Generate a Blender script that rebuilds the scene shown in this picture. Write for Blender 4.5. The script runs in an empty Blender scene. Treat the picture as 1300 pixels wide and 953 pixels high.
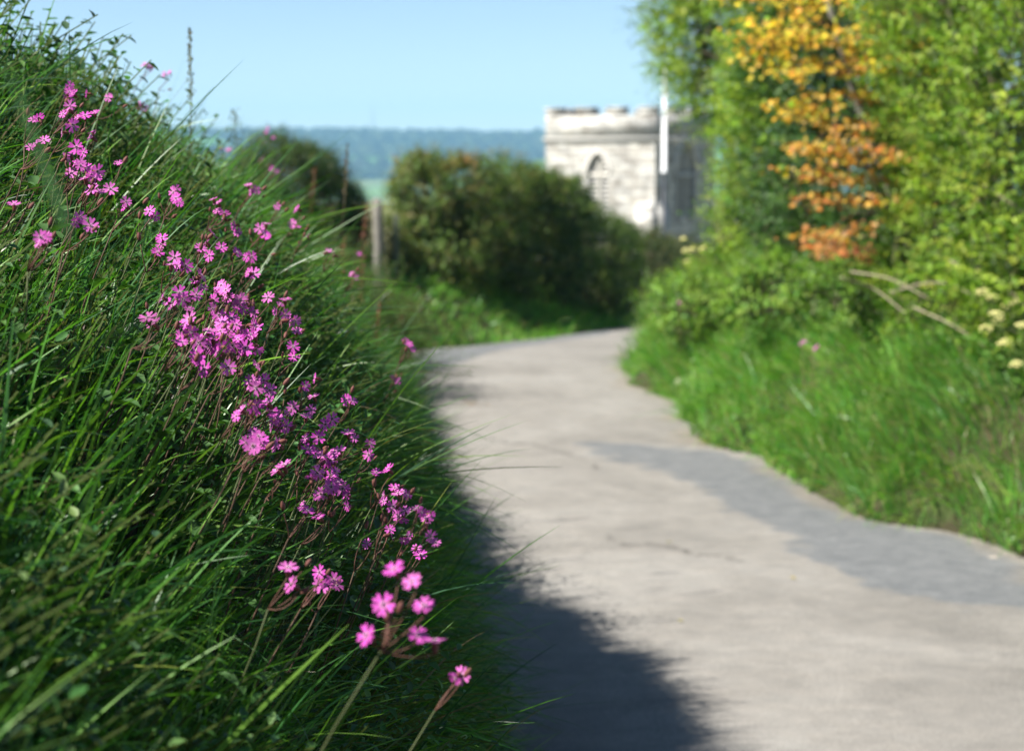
import bpy, math, numpy as np
from mathutils import Vector, Matrix
R = np.random.default_rng(7)
sc = bpy.context.scene
C = sc.collection
rad = math.radians

# ------------------------------------------------------------------ camera numbers
CAM = np.array([0.0, 0.0, 1.9]); F = 2600.0
PIT = math.atan(276.5 / F)
FW = np.array([0, math.cos(PIT), -math.sin(PIT)]); UP = np.array([0, math.sin(PIT), math.cos(PIT)])

def ray(px, py):
    d = FW * F + np.array([1.0, 0, 0]) * (px - 650) + UP * (476.5 - py)
    return d / d[1]                     # scaled so that y = distance along the lane
def at(px, py, y):
    return CAM + ray(px, py) * y

# ------------------------------------------------------------------ small maths
def sstep(a, b, x):
    t = np.clip((np.asarray(x, float) - a) / (b - a), 0, 1); return t * t * (3 - 2 * t)
def hsh(i, j, k, s=0):
    n = (i * 374761393 + j * 668265263 + k * 2147483647 + s * 974634777) & 0xffffffff
    n = ((n ^ (n >> 13)) * 1274126177) & 0xffffffff
    return ((n ^ (n >> 16)) & 0xffff) / 65535.0
def vnoise(p, s=0):
    p = np.asarray(p, float); i = np.floor(p).astype(np.int64); f = p - i; f = f * f * (3 - 2 * f)
    r = 0
    for a in (0, 1):
        for b in (0, 1):
            for c in (0, 1):
                w = (f[..., 0] if a else 1 - f[..., 0]) * (f[..., 1] if b else 1 - f[..., 1]) * (f[..., 2] if c else 1 - f[..., 2])
                r = r + w * hsh(i[..., 0] + a, i[..., 1] + b, i[..., 2] + c, s)
    return r
def n3(x, y, z=0, s=0):
    x, y = np.broadcast_arrays(np.asarray(x, float), np.asarray(y, float))
    return vnoise(np.stack([x, y, np.zeros_like(x) + z], -1), s)
def nrm(v):
    return v / np.maximum(np.linalg.norm(v, axis=-1, keepdims=True), 1e-9)

# ------------------------------------------------------------------ terrain
def zroad(y):
    y = np.asarray(y, float)
    a = np.where(y > 17, -0.0035 * (np.minimum(y, 32) - 17) ** 2, 0.0)
    return a - np.where(y > 32, 0.105 * (np.minimum(y, 92) - 32), 0)
def hit_road(px, py):
    r = ray(px, py); y = 5.0
    while y < 80 and CAM[2] + r[2] * y > zroad(y): y += 0.02
    p = CAM + r * y; return p[0], p[1]
LE = [(.4, -9), (-.06, 0), (-.07, 1.0), (-.09, 1.7), (-.10, 2.3), (-.02, 3.2), (-.11, 4.8), (-.28, 7.45), (-.60, 12.5), (-.84, 16.2), (-1.1, 19.0)]
for q in ((518, 448), (600, 441), (700, 431), (765, 421)): LE.append(hit_road(*q))
x_, y_ = LE[-1]; LE += [(x_ + 1.0, y_ + 5), (x_ + 4.0, y_ + 13), (x_ + 10, y_ + 24)]
RE = [(4.0, -9), (3.4, 0), (2.95, 5)] + [hit_road(*q) for q in ((1300, 718), (1180, 675), (1095, 664), (1020, 617), (905, 562), (868, 520), (812, 494), (806, 470), (822, 424))]
x_, y_ = RE[-1]; RE += [(x_ + 1.9, y_ + 5), (x_ + 6, y_ + 13), (x_ + 13, y_ + 24)]
LE = np.array(LE); RE = np.array(RE)
LE = LE[np.argsort(LE[:, 1])]; RE = RE[np.argsort(RE[:, 1])]
def xl(y): return np.interp(y, LE[:, 1], LE[:, 0]) + .05 * (n3(np.asarray(y) * 1.7, 3.0, s=5) - .5)
def xr(y): return np.interp(y, RE[:, 1], RE[:, 0]) + .26 * (n3(np.asarray(y) * 2.1, 9.0, s=6) - .5)
PU = np.array([0, .03, .08, .15, .30, .48, .70, .97, 1.5, 3, 5]); PZ = np.array([0, .02, .36, .76, 1.14, 1.46, 1.69, 1.82, 1.86, 1.8, 1.7]) / 1.86
def left_h(u, y):
    wide = 1 + .7 * sstep(8.5, 12, y)
    hb = 1.86 - .66 * sstep(6.7, 9.2, y) - .2 * sstep(13, 17.5, y)
    hb = hb + .17 * sstep(.7, 1.1, u) * sstep(2.6, 3.4, y) * (1 - sstep(3.8, 5.2, y)) - .10 * sstep(4.8, 6.5, y) * (1 - sstep(9, 11, y))
    hb = hb + .10 * (n3(np.asarray(y) * .9, 1.0, s=11) - .5) * 2
    h = np.interp(u / wide, PU, PZ) * hb
    bank = 1 - sstep(17.8, 19.6, y)
    mound = .62 * sstep(.05, 1.5, u) * sstep(20.0, 21.2, y) * (1 - .6 * sstep(26, 32, y))
    return h * bank + mound + .04 * (n3(u * 3, np.asarray(y) * 3, s=2) - .5) * sstep(.05, .4, u)
def right_h(v, y):
    h = np.interp(v, [0, .06, .35, .8, 1.3, 2, 4], [0, .03, .24, .58, .92, 1.25, 1.4])
    return h * (1 - .5 * sstep(24, 34, y)) + .05 * (n3(v * 2.5, np.asarray(y) * 2.5, s=3) - .5) * sstep(.05, .5, v)
def H(x, y):
    x = np.asarray(x, float); y = np.asarray(y, float)
    u = xl(y) - x; v = x - xr(y)
    near = 1 - sstep(50, 75, y)
    z = zroad(y) + (left_h(np.maximum(u, 0), y) + right_h(np.maximum(v, 0), y)) * near
    # beyond the church: a rise of field, the valley, then the wooded hills
    far = np.interp(y, [0, 92, 130, 240, 320, 420, 900, 1500, 1900, 2500, 3000, 3300, 4200, 9000],
                    [0, 0, .0, .6, 2.0, -2, -42, -52, -48, -12, 30, 42, 30, -60])
    roll = (n3(x / 700, y / 500, s=21) - .5) * 44 * sstep(500, 1800, y)
    roll = roll + (n3(x / 260, y / 200, s=22) - .5) * 8 * sstep(600, 1800, y)
    side = -10 * sstep(20, 300, np.abs(x)) * (1 - sstep(400, 900, y))
    return z + far + roll + side

def march(px, py, off=0.12):
    """where the line of sight meets the top of the plants on the left bank"""
    r = ray(px, py); ys = np.arange(1.0, 19.5, .02)
    P = CAM + r * ys[:, None]
    ins = P[:, 2] < H(P[:, 0] - off, P[:, 1]) + off
    k = np.argmax(ins) if ins.any() else None
    return (P[k], ys[k]) if k is not None else (None, None)

# ------------------------------------------------------------------ object helpers
def link(o, parent=None):
    C.objects.link(o)
    if parent is not None: o.parent = parent
    return o
def tag(o, label=None, cat=None, group=None, kind=None):
    if label: o['label'] = label
    if cat: o['category'] = cat
    if group: o['group'] = group
    if kind: o['kind'] = kind
    return o
def empty(name, loc=(0, 0, 0), rz=0):
    o = bpy.data.objects.new(name, None); o.location = loc; o.rotation_euler = (0, 0, rz); o.empty_display_size = .05
    return link(o)
def make_mesh(name, V, Fc, col=None, mat=None, smooth=False):
    """V (n,3); Fc list of (m,k) arrays of one face size each"""
    me = bpy.data.meshes.new(name)
    V = np.asarray(V, np.float32)
    Fc = [np.asarray(f, np.int32) for f in Fc if len(f)]
    loops = np.concatenate([f.ravel() for f in Fc]); tot = np.concatenate([np.full(len(f), f.shape[1], np.int32) for f in Fc])
    me.vertices.add(len(V)); me.vertices.foreach_set('co', V.ravel())
    me.loops.add(len(loops)); me.loops.foreach_set('vertex_index', loops)
    me.polygons.add(len(tot)); st = np.concatenate([[0], np.cumsum(tot)[:-1]]).astype(np.int32)
    me.polygons.foreach_set('loop_start', st); me.polygons.foreach_set('loop_total', tot)
    if smooth: me.polygons.foreach_set('use_smooth', np.ones(len(tot), bool))
    if col is not None:
        a = me.color_attributes.new('Col', 'FLOAT_COLOR', 'POINT')
        c = np.ones((len(V), 4), np.float32); c[:, :3] = col; a.data.foreach_set('color', c.ravel())
    me.update(calc_edges=True); me.validate()
    if mat: me.materials.append(mat)
    return me
class MB:
    def __init__(s): s.V = []; s.F = {}; s.Cc = []; s.n = 0
    def add(s, V, F, col=(.5, .5, .5)):
        V = np.asarray(V, float).reshape(-1, 3)
        c = np.asarray(col, float); c = np.broadcast_to(c, (len(V), 3)) if c.ndim == 1 else c
        for f in (F if isinstance(F, list) else [F]):
            f = np.asarray(f)
            if len(f): s.F.setdefault(f.shape[1], []).append(f + s.n)
        s.V.append(V); s.Cc.append(c); s.n += len(V)
    def mesh(s, name, mat, smooth=False):
        return make_mesh(name, np.concatenate(s.V), [np.concatenate(v) for v in s.F.values()], np.concatenate(s.Cc), mat, smooth)
    def build(s, name, mat, parent=None, smooth=False):
        return link(bpy.data.objects.new(name, s.mesh(name, mat, smooth)), parent)
    def box(s, a, b, col=(.5, .5, .5), M=None):
        a = np.array(a, float); b = np.array(b, float)
        V = np.array([[(a, b)[i][0], (a, b)[j][1], (a, b)[k][2]] for k in (0, 1) for j in (0, 1) for i in (0, 1)])
        if M is not None: V = V @ M.T
        s.add(V, np.array([[0, 2, 3, 1], [4, 5, 7, 6], [0, 1, 5, 4], [2, 6, 7, 3], [0, 4, 6, 2], [1, 3, 7, 5]]), col)
    def tube(s, P, r, col=(.3, .2, .1), k=6, cap=True):
        P = np.asarray(P, float); n = len(P); r = np.broadcast_to(np.asarray(r, float), (n,))
        T = nrm(np.gradient(P, axis=0)); a = np.array([0, 0, 1.0]) if abs(T[0][2]) < .9 else np.array([1.0, 0, 0])
        V = []
        for i in range(n):
            x = nrm(np.cross(T[i], a)); y = np.cross(x, T[i]); th = np.arange(k) * 2 * math.pi / k
            V.append(P[i] + r[i] * (np.cos(th)[:, None] * x + np.sin(th)[:, None] * y))
        V = np.concatenate(V); f = []
        for i in range(n - 1):
            for j in range(k): f.append([i * k + j, i * k + (j + 1) % k, (i + 1) * k + (j + 1) % k, (i + 1) * k + j])
        s.add(V, np.array(f), col)
        if cap: s.F.setdefault(k, []).append(np.array([np.arange(k) + s.n - k, np.arange(k)[::-1] + s.n - n * k]))

def blades(mb, P, D, L, W, bend, G, nseg, col, colt=None, face=None):
    """many grass blades at once. P roots, D start direction, L length, W width, bend amount, G pull direction"""
    n = len(P); t = np.linspace(0, 1, nseg + 1)
    D = nrm(D)
    ctr = P[:, None] + L[:, None, None] * (t[None, :, None] * D[:, None] * (1 - .35 * bend[:, None, None] * t[None, :, None]) + (bend[:, None] * t[None] ** 2)[..., None] * .62 * G[:, None])
    rnd = nrm(R.normal(size=(n, 3))) if face is None else face
    side = nrm(np.cross(D, rnd))
    w = (W[:, None] * np.sqrt(np.clip(1 - t[None], 0, 1)) ** 1.1 * np.minimum(1, .55 + 1.8 * t[None]) * .5)[..., None] * side[:, None]
    w[:, -1] = side * W[:, None] * .03
    V = np.stack([ctr - w, ctr + w], 2).reshape(n, -1, 3)
    m = (nseg + 1) * 2
    b = np.arange(nseg) * 2
    f = np.stack([b, b + 1, b + 3, b + 2], 1)
    Fc = (np.arange(n)[:, None, None] * m + f[None]).reshape(-1, 4)
    c = np.repeat(col[:, None], m, 1)
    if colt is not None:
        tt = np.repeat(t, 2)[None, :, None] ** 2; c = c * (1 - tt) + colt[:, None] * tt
    mb.add(V.reshape(-1, 3), Fc, c.reshape(-1, 3))

def leaves(mb, P, D, N, L, W, col, kind=0):
    """many leaves. P base, D direction, N approx normal. kind 0 folded diamond, 1 ovate leaf with 8 verts, 2 lobed"""
    D = nrm(D); S = nrm(np.cross(D, N)); N = np.cross(S, D)
    if kind == 0:
        sh = [(0, 0, 0), (.45, -.5, .12), (1, 0, -.05), (.45, .5, .12)]; f = [[[0, 1, 2], [0, 2, 3]]]
    elif kind == 1:
        sh = [(0, 0, 0), (.18, -.33, .06), (.45, -.5, .1), (.75, -.3, .03), (1, 0, -.12), (.75, .3, .03), (.45, .5, .1), (.18, .33, .06), (.45, 0, -.02)]
        f = [[[0, 1, 8], [1, 2, 8], [2, 3, 8], [3, 4, 8], [4, 5, 8], [5, 6, 8], [6, 7, 8], [7, 0, 8]]]
    else:
        sh = [(0, 0, 0), (.1, -.5, -.06), (.38, -.28, 0), (.62, -.55, -.08), (.68, -.18, 0), (1, 0, -.12), (.68, .18, 0), (.62, .55, -.08), (.38, .28, 0), (.1, .5, -.06)]
        f = [[[0, 1, 2], [0, 2, 8], [0, 8, 9], [2, 3, 4], [2, 4, 6], [2, 6, 8], [8, 6, 7], [4, 5, 6]]]
    sh = np.array(sh); n = len(P); k = len(sh)
    V = P[:, None] + L[:, None, None] * sh[None, :, 0, None] * D[:, None] + W[:, None, None] * sh[None, :, 1, None] * S[:, None] + (L[:, None, None] * sh[None, :, 2, None]) * N[:, None]
    Fc = (np.arange(n)[:, None, None] * k + np.array(f[0])[None]).reshape(-1, 3)
    mb.add(V.reshape(-1, 3), Fc, np.repeat(col, k, 0))

# ------------------------------------------------------------------ materials
def new_mat(name):
    m = bpy.data.materials.new(name); m.use_nodes = True
    nt = m.node_tree; nt.nodes.clear()
    out = nt.nodes.new('ShaderNodeOutputMaterial')
    return m, nt, out
def N_(nt, t, **k):
    n = nt.nodes.new(t)
    for a, b in k.items(): setattr(n, a, b)
    return n
def ramp(nt, fac, stops):
    r = N_(nt, 'ShaderNodeValToRGB'); e = r.color_ramp.elements
    e[0].position = stops[0][0]; e[0].color = (*stops[0][1], 1)
    e[1].position = stops[-1][0]; e[1].color = (*stops[-1][1], 1)
    for p, c in stops[1:-1]:
        x = e.new(p); x.color = (*c, 1)
    nt.links.new(fac, r.inputs[0]); return r
def noise(nt, scale, detail=4, rough=.55, vec=None, dist=0):
    n = N_(nt, 'ShaderNodeTexNoise'); n.inputs['Scale'].default_value = scale; n.inputs['Detail'].default_value = detail
    n.inputs['Roughness'].default_value = rough; n.inputs['Distortion'].default_value = dist
    if vec is not None: nt.links.new(vec, n.inputs['Vector'])
    return n
def mixc(nt, a, b, f, mode='MIX'):
    m = N_(nt, 'ShaderNodeMix', data_type='RGBA', blend_type=mode)
    for s, v in ((m.inputs[6], a), (m.inputs[7], b), (m.inputs[0], f)):
        if isinstance(v, (int, float)): s.default_value = v
        elif isinstance(v, tuple): s.default_value = (*v, 1)
        else: nt.links.new(v, s)
    return m.outputs[2]
def math_(nt, op, a, b=0.0, c=None):
    m = N_(nt, 'ShaderNodeMath', operation=op)
    for i, v in enumerate((a, b) if c is None else (a, b, c)):
        if isinstance(v, (int, float)): m.inputs[i].default_value = v
        else: nt.links.new(v, m.inputs[i])
    return m.outputs[0]
def leaf_mat(name, rough=.45, trans=.35, spec=.4, tint=(1.0, 1.25, .35)):
    m, nt, out = new_mat(name)
    a = N_(nt, 'ShaderNodeAttribute', attribute_name='Col')
    nz = noise(nt, 60, 3)
    c = mixc(nt, a.outputs['Color'], mixc(nt, a.outputs['Color'], (.55, .55, .5), 1.0, 'MULTIPLY'), math_(nt, 'MULTIPLY', nz.outputs[0], .6))
    p = N_(nt, 'ShaderNodeBsdfPrincipled'); nt.links.new(c, p.inputs['Base Color'])
    p.inputs['Roughness'].default_value = rough; p.inputs['Specular IOR Level'].default_value = spec
    t = N_(nt, 'ShaderNodeBsdfTranslucent'); nt.links.new(mixc(nt, c, tint, 1.0, 'MULTIPLY'), t.inputs[0])
    x = N_(nt, 'ShaderNodeMixShader'); x.inputs[0].default_value = trans
    nt.links.new(p.outputs[0], x.inputs[1]); nt.links.new(t.outputs[0], x.inputs[2]); nt.links.new(x.outputs[0], out.inputs[0])
    return m
def attr_mat(name, rough=.8, nscale=30, amt=.5, spec=.3, bump=0.0):
    m, nt, out = new_mat(name)
    a = N_(nt, 'ShaderNodeAttribute', attribute_name='Col')
    nz = noise(nt, nscale, 5, .65)
    rr = ramp(nt, nz.outputs[0], [(.3, (1 - amt,) * 3), (.7, (1 + amt * .4,) * 3)])
    p = N_(nt, 'ShaderNodeBsdfPrincipled'); nt.links.new(mixc(nt, a.outputs['Color'], rr.outputs[0], 1.0, 'MULTIPLY'), p.inputs['Base Color'])
    p.inputs['Roughness'].default_value = rough; p.inputs['Specular IOR Level'].default_value = spec
    if bump:
        b = N_(nt, 'ShaderNodeBump'); b.inputs['Strength'].default_value = bump; b.inputs['Distance'].default_value = .02
        nt.links.new(nz.outputs[0], b.inputs['Height']); nt.links.new(b.outputs[0], p.inputs['Normal'])
    nt.links.new(p.outputs[0], out.inputs[0]); return m
M_grass = leaf_mat('grass_blade', .38, .38, .45)
M_leaf = leaf_mat('shrub_leaf', .5, .36, .3)
M_weed = leaf_mat('weed_leaf', .55, .3, .3)
M_maple = leaf_mat('maple_leaf', .5, .45, .3, (1.1, 1.0, .5))
M_petal = leaf_mat('campion_petal', .6, .35, .15, (1.1, .7, 1.1))
M_stem = attr_mat('plant_stem', .7, 200, .3)
M_bark = attr_mat('bark', .9, 40, .5, .2, .4)
M_wood = attr_mat('weathered_timber', .85, 25, .45, .2, .3)
M_umbel = attr_mat('pale_yellow_flower', .7, 90, .3)
M_rock = attr_mat('field_stone', .9, 18, .4, .2, .5)
M_paint = attr_mat('painted_pole', .45, 3, .12, .4)

def ground_mat():
    m, nt, out = new_mat('soil_and_fields')
    g = N_(nt, 'ShaderNodeNewGeometry'); pos = g.outputs['Position']
    sep = N_(nt, 'ShaderNodeSeparateXYZ'); nt.links.new(pos, sep.inputs[0])
    soil = ramp(nt, noise(nt, 3.0, 8, .7, pos).outputs[0], [(.3, (.02, .028, .01)), (.5, (.045, .04, .022)), (.62, (.04, .06, .018)), (.75, (.07, .058, .035))])
    # field patchwork for the country beyond the lane
    mp = N_(nt, 'ShaderNodeMapping'); mp.inputs['Scale'].default_value = (1 / 260, 1 / 150, 0); nt.links.new(pos, mp.inputs[0])
    vo = N_(nt, 'ShaderNodeTexVoronoi'); vo.inputs['Scale'].default_value = 1; nt.links.new(mp.outputs[0], vo.inputs['Vector'])
    se = N_(nt, 'ShaderNodeSeparateColor'); nt.links.new(vo.outputs['Color'], se.inputs[0])
    fld = ramp(nt, se.outputs[0], [(0, (.09, .21, .04)), (.3, (.14, .27, .05)), (.5, (.07, .17, .04)), (.7, (.19, .27, .07)), (.85, (.22, .2, .09)), (1, (.07, .18, .045))])
    ve = N_(nt, 'ShaderNodeTexVoronoi', feature='DISTANCE_TO_EDGE'); nt.links.new(mp.outputs[0], ve.inputs['Vector']); ve.inputs['Scale'].default_value = 1
    hed = math_(nt, 'LESS_THAN', ve.outputs['Distance'], .03)
    f2 = mixc(nt, fld.outputs[0], (.018, .035, .012), hed)
    f2 = mixc(nt, f2, ramp(nt, noise(nt, .05, 6, .7, pos).outputs[0], [(.3, (.75,) * 3), (.7, (1.2,) * 3)]).outputs[0], 1.0, 'MULTIPLY')
    # the dry crop on the near rise
    olive = ramp(nt, noise(nt, .15, 6, .7, pos).outputs[0], [(.3, (.10, .10, .035)), (.7, (.17, .15, .06))])
    near = math_(nt, 'LESS_THAN', sep.outputs[1], 420)
    f3 = mixc(nt, f2, olive.outputs[0], near)
    lane = math_(nt, 'LESS_THAN', sep.outputs[1], 60)
    col = mixc(nt, f3, soil.outputs[0], lane)
    p = N_(nt, 'ShaderNodeBsdfPrincipled'); p.inputs['Roughness'].default_value = .95; p.inputs['Specular IOR Level'].default_value = .1
    nt.links.new(col, p.inputs['Base Color']); nt.links.new(p.outputs[0], out.inputs[0]); return m
M_ground = ground_mat()

def road_mat():
    m, nt, out = new_mat('worn_asphalt')
    g = N_(nt, 'ShaderNodeNewGeometry'); pos = g.outputs['Position']
    a = N_(nt, 'ShaderNodeAttribute', attribute_name='Col')
    se = N_(nt, 'ShaderNodeSeparateColor'); nt.links.new(a.outputs['Color'], se.inputs[0])     # r tar patch, g verge dirt, b crack
    big = noise(nt, .9, 5, .6, pos, .6); mid = noise(nt, 9, 6, .65, pos); fine = noise(nt, 130, 3, .8, pos)
    base = ramp(nt, big.outputs[0], [(.3, (.175, .167, .153)), (.5, (.225, .214, .196)), (.7, (.262, .253, .235))])
    base = mixc(nt, base.outputs[0], ramp(nt, mid.outputs[0], [(.3, (.86, .86, .86)), (.7, (1.08, 1.07, 1.06))]).outputs[0], 1.0, 'MULTIPLY')
    mpg = N_(nt, 'ShaderNodeMapping'); mpg.inputs['Scale'].default_value = (1.6, 3.0, 1); nt.links.new(pos, mpg.inputs[0])
    stre = noise(nt, 3, 6, .7, mpg.outputs[0])
    base = mixc(nt, base, ramp(nt, stre.outputs[0], [(.35, (.91, .92, .93)), (.55, (1.0, 1.0, 1.0)), (.7, (1.06, 1.05, 1.04))]).outputs[0], 1.0, 'MULTIPLY')
    tar = ramp(nt, mid.outputs[0], [(.3, (.10, .108, .115)), (.7, (.155, .162, .168))])
    tarf = math_(nt, 'ADD', se.outputs[0], math_(nt, 'MULTIPLY', math_(nt, 'SUBTRACT', stre.outputs[0], .5), .9))
    tf = N_(nt, 'ShaderNodeMapRange', interpolation_type='SMOOTHSTEP'); tf.inputs[1].default_value = .3; tf.inputs[2].default_value = .7
    nt.links.new(tarf, tf.inputs[0])
    c = mixc(nt, base, tar.outputs[0], math_(nt, 'MULTIPLY', tf.outputs[0], .9))
    c = mixc(nt, c, ramp(nt, noise(nt, 25, 5, .7, pos).outputs[0], [(.35, (.12, .10, .075)), (.65, (.27, .235, .19))]).outputs[0], math_(nt, 'MULTIPLY', se.outputs[1], .6))
    c = mixc(nt, c, (.06, .055, .05), math_(nt, 'MULTIPLY', se.outputs[2], ramp(nt, noise(nt, 14, 4, .7, pos).outputs[0], [(.42, (0, 0, 0)), (.55, (1, 1, 1))]).outputs[0]))
    c = mixc(nt, c, ramp(nt, fine.outputs[0], [(.3, (.5,) * 3), (.5, (1,) * 3), (.7, (1.45,) * 3)]).outputs[0], 1.0, 'MULTIPLY')
    p = N_(nt, 'ShaderNodeBsdfPrincipled'); p.inputs['Roughness'].default_value = .88; p.inputs['Specular IOR Level'].default_value = .2
    b = N_(nt, 'ShaderNodeBump'); b.inputs['Strength'].default_value = .5; b.inputs['Distance'].default_value = .004
    nt.links.new(fine.outputs[0], b.inputs['Height']); nt.links.new(b.outputs[0], p.inputs['Normal'])
    nt.links.new(c, p.inputs['Base Color']); nt.links.new(p.outputs[0], out.inputs[0]); return m
M_road = road_mat()

def stone_mat(name, stops, bw=.62, bh=.27, mortar=(.17, .16, .14)):
    m, nt, out = new_mat(name)
    tc = N_(nt, 'ShaderNodeTexCoord'); g = N_(nt, 'ShaderNodeSeparateXYZ'); nt.links.new(tc.outputs['Object'], g.inputs[0])
    cb = N_(nt, 'ShaderNodeCombineXYZ'); nt.links.new(math_(nt, 'ADD', g.outputs[0], g.outputs[1]), cb.inputs[0]); nt.links.new(g.outputs[2], cb.inputs[1])
    wob = noise(nt, 1.3, 3, .5, cb.outputs[0])
    ad = N_(nt, 'ShaderNodeVectorMath', operation='MULTIPLY_ADD'); nt.links.new(wob.outputs[1], ad.inputs[0]); ad.inputs[1].default_value = (.12, .08, 0); nt.links.new(cb.outputs[0], ad.inputs[2])
    br = N_(nt, 'ShaderNodeTexBrick'); br.inputs['Scale'].default_value = 1; br.inputs['Brick Width'].default_value = bw; br.inputs['Row Height'].default_value = bh
    br.inputs['Mortar Size'].default_value = .016; br.inputs['Color1'].default_value = (0, 0, 0, 1); br.inputs['Color2'].default_value = (1, 1, 1, 1); br.inputs['Mortar'].default_value = (.5, .5, .5, 1)
    nt.links.new(ad.outputs[0], br.inputs['Vector'])
    col = ramp(nt, br.outputs[0], stops)
    lich = noise(nt, 1.1, 7, .7, tc.outputs['Object'])
    c = mixc(nt, col.outputs[0], ramp(nt, lich.outputs[0], [(.38, (.62, .60, .56)), (.5, (1, 1, 1)), (.65, (1.12, 1.11, 1.06))]).outputs[0], 1.0, 'MULTIPLY')
    c = mixc(nt, c, mortar, math_(nt, 'MULTIPLY', br.outputs[1], .8))
    p = N_(nt, 'ShaderNodeBsdfPrincipled'); p.inputs['Roughness'].default_value = .9; p.inputs['Specular IOR Level'].default_value = .2
    b = N_(nt, 'ShaderNodeBump'); b.inputs['Strength'].default_value = .6; b.inputs['Distance'].default_value = .04; b.invert = True
    nt.links.new(br.outputs[1], b.inputs['Height']); nt.links.new(b.outputs[0], p.inputs['Normal'])
    nt.links.new(c, p.inputs['Base Color']); nt.links.new(p.outputs[0], out.inputs[0]); return m
M_stone = stone_mat('pale_granite', [(0, (.26, .245, .225)), (.3, (.45, .435, .40)), (.6, (.53, .525, .50)), (1, (.34, .335, .32))])
M_dress = attr_mat('dressed_granite', .85, 4, .25, .2, .3)
M_slate = attr_mat('dark_louvre', .6, 8, .3)

# ------------------------------------------------------------------ ground sheet
def axis(parts):
    return np.unique(np.round(np.concatenate([np.arange(a, b, s) for a, b, s in parts] + [[parts[-1][1]]]), 4))
gx = axis([(-6000, -1500, 300), (-1500, -300, 60), (-300, -60, 15), (-60, -10, 2.5), (-10, -4.5, .4), (-4.5, 6.5, .055), (6.5, 14, .4), (14, 60, 2.5), (60, 300, 15), (300, 1500, 60), (1500, 6000, 300)])
gy = axis([(-300, -60, 30), (-60, -8, 4), (-8, -.5, .3), (-.5, 26, .12), (26, 50, .4), (50, 140, 3), (140, 500, 12), (500, 4200, 45), (4200, 4800, 150)])
GX, GY = np.meshgrid(gx, gy)
GZ = H(GX, GY)
V = np.stack([GX, GY, GZ], -1).reshape(-1, 3); nx, ny = len(gx), len(gy)
i = np.arange((ny - 1) * (nx - 1)); q = (i // (nx - 1)) * nx + i % (nx - 1)
tag(link(bpy.data.objects.new('ground', make_mesh('ground', V, [np.stack([q, q + 1, q + nx + 1, q + nx], 1)], None, M_ground, True))), 'earth banks, verges and rolling fields under the plants', kind='structure')

# ------------------------------------------------------------------ road
def poly_sd(px, py, poly):
    """signed distance, positive inside"""
    poly = np.asarray(poly); inside = np.zeros(px.shape, bool); dm = np.full(px.shape, 1e9)
    for a, b in zip(poly, np.roll(poly, -1, 0)):
        c = ((a[1] > py) != (b[1] > py)) & (px < (b[0] - a[0]) * (py - a[1]) / (b[1] - a[1] + 1e-12) + a[0]); inside ^= c
        e = b - a; t = np.clip(((px - a[0]) * e[0] + (py - a[1]) * e[1]) / (e @ e), 0, 1)
        dm = np.minimum(dm, np.hypot(px - a[0] - t * e[0], py - a[1] - t * e[1]))
    return np.where(inside, dm, -dm)
ry = np.concatenate([np.arange(-8, 5.5, .3), np.arange(5.5, 26, .035), np.arange(26, 46, .3)])
t = np.linspace(0, 1, 90)
a0 = xl(ry) - .10; b0 = xr(ry) + .08
RX = a0[:, None] + (b0 - a0)[:, None] * t; RY = np.repeat(ry[:, None], 90, 1)
RZ = zroad(RY) + .012 + .02 * np.sin(np.pi * t)[None]
P1 = np.array([hit_road(*q) for q in ((742, 568), (830, 570), (930, 580), (985, 603), (1050, 640), (1110, 664), (1200, 680), (1330, 735), (1330, 782), (1180, 776), (1100, 755), (1030, 716), (980, 690), (930, 655), (850, 612), (790, 592))])
P2 = np.array([hit_road(*q) for q in ((470, 449), (600, 440), (700, 429), (780, 422), (770, 428), (690, 440), (625, 450), (590, 463), (510, 480), (470, 480))])
tar = np.maximum(sstep(-.24, .24, poly_sd(RX, RY, P1) + .25 * (n3(RX * 2.2, RY * 2.2, s=45) - .5) + .16 * (n3(RX * 9, RY * 9, s=46) - .5)), 1.0 * sstep(-.12, .12, poly_sd(RX, RY, P2)))
edge = np.minimum(RX - a0[:, None], b0[:, None] - RX)
dirt = 1 - sstep(.04, .30, edge + .22 * (n3(RX * 6, RY * 4, s=31) - .5))
crk = np.zeros_like(RX)
for pts in (((770, 692), (850, 705), (905, 712), (945, 722)), ((600, 560), (690, 575), (760, 600))):
    pw = np.array([hit_road(*q) for q in pts])
    cy = np.interp(RX, pw[:, 0], pw[:, 1], left=-99, right=-99) + .22 * (n3(RX * 9, 4.0, s=40) - .5)
    crk = np.maximum(crk, 1 - sstep(.02, .06, np.abs(RY - cy)))
cols = np.stack([tar, dirt, crk * .8], -1).reshape(-1, 3)
nx, ny = 90, len(ry); i = np.arange((ny - 1) * (nx - 1)); q = (i // (nx - 1)) * nx + i % (nx - 1)
tag(link(bpy.data.objects.new('road', make_mesh('road', np.stack([RX, RY, RZ], -1).reshape(-1, 3), [np.stack([q, q + 1, q + nx + 1, q + nx], 1)], cols, M_road, True))), 'pale worn single track lane with darker tar patches', kind='structure')

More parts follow.
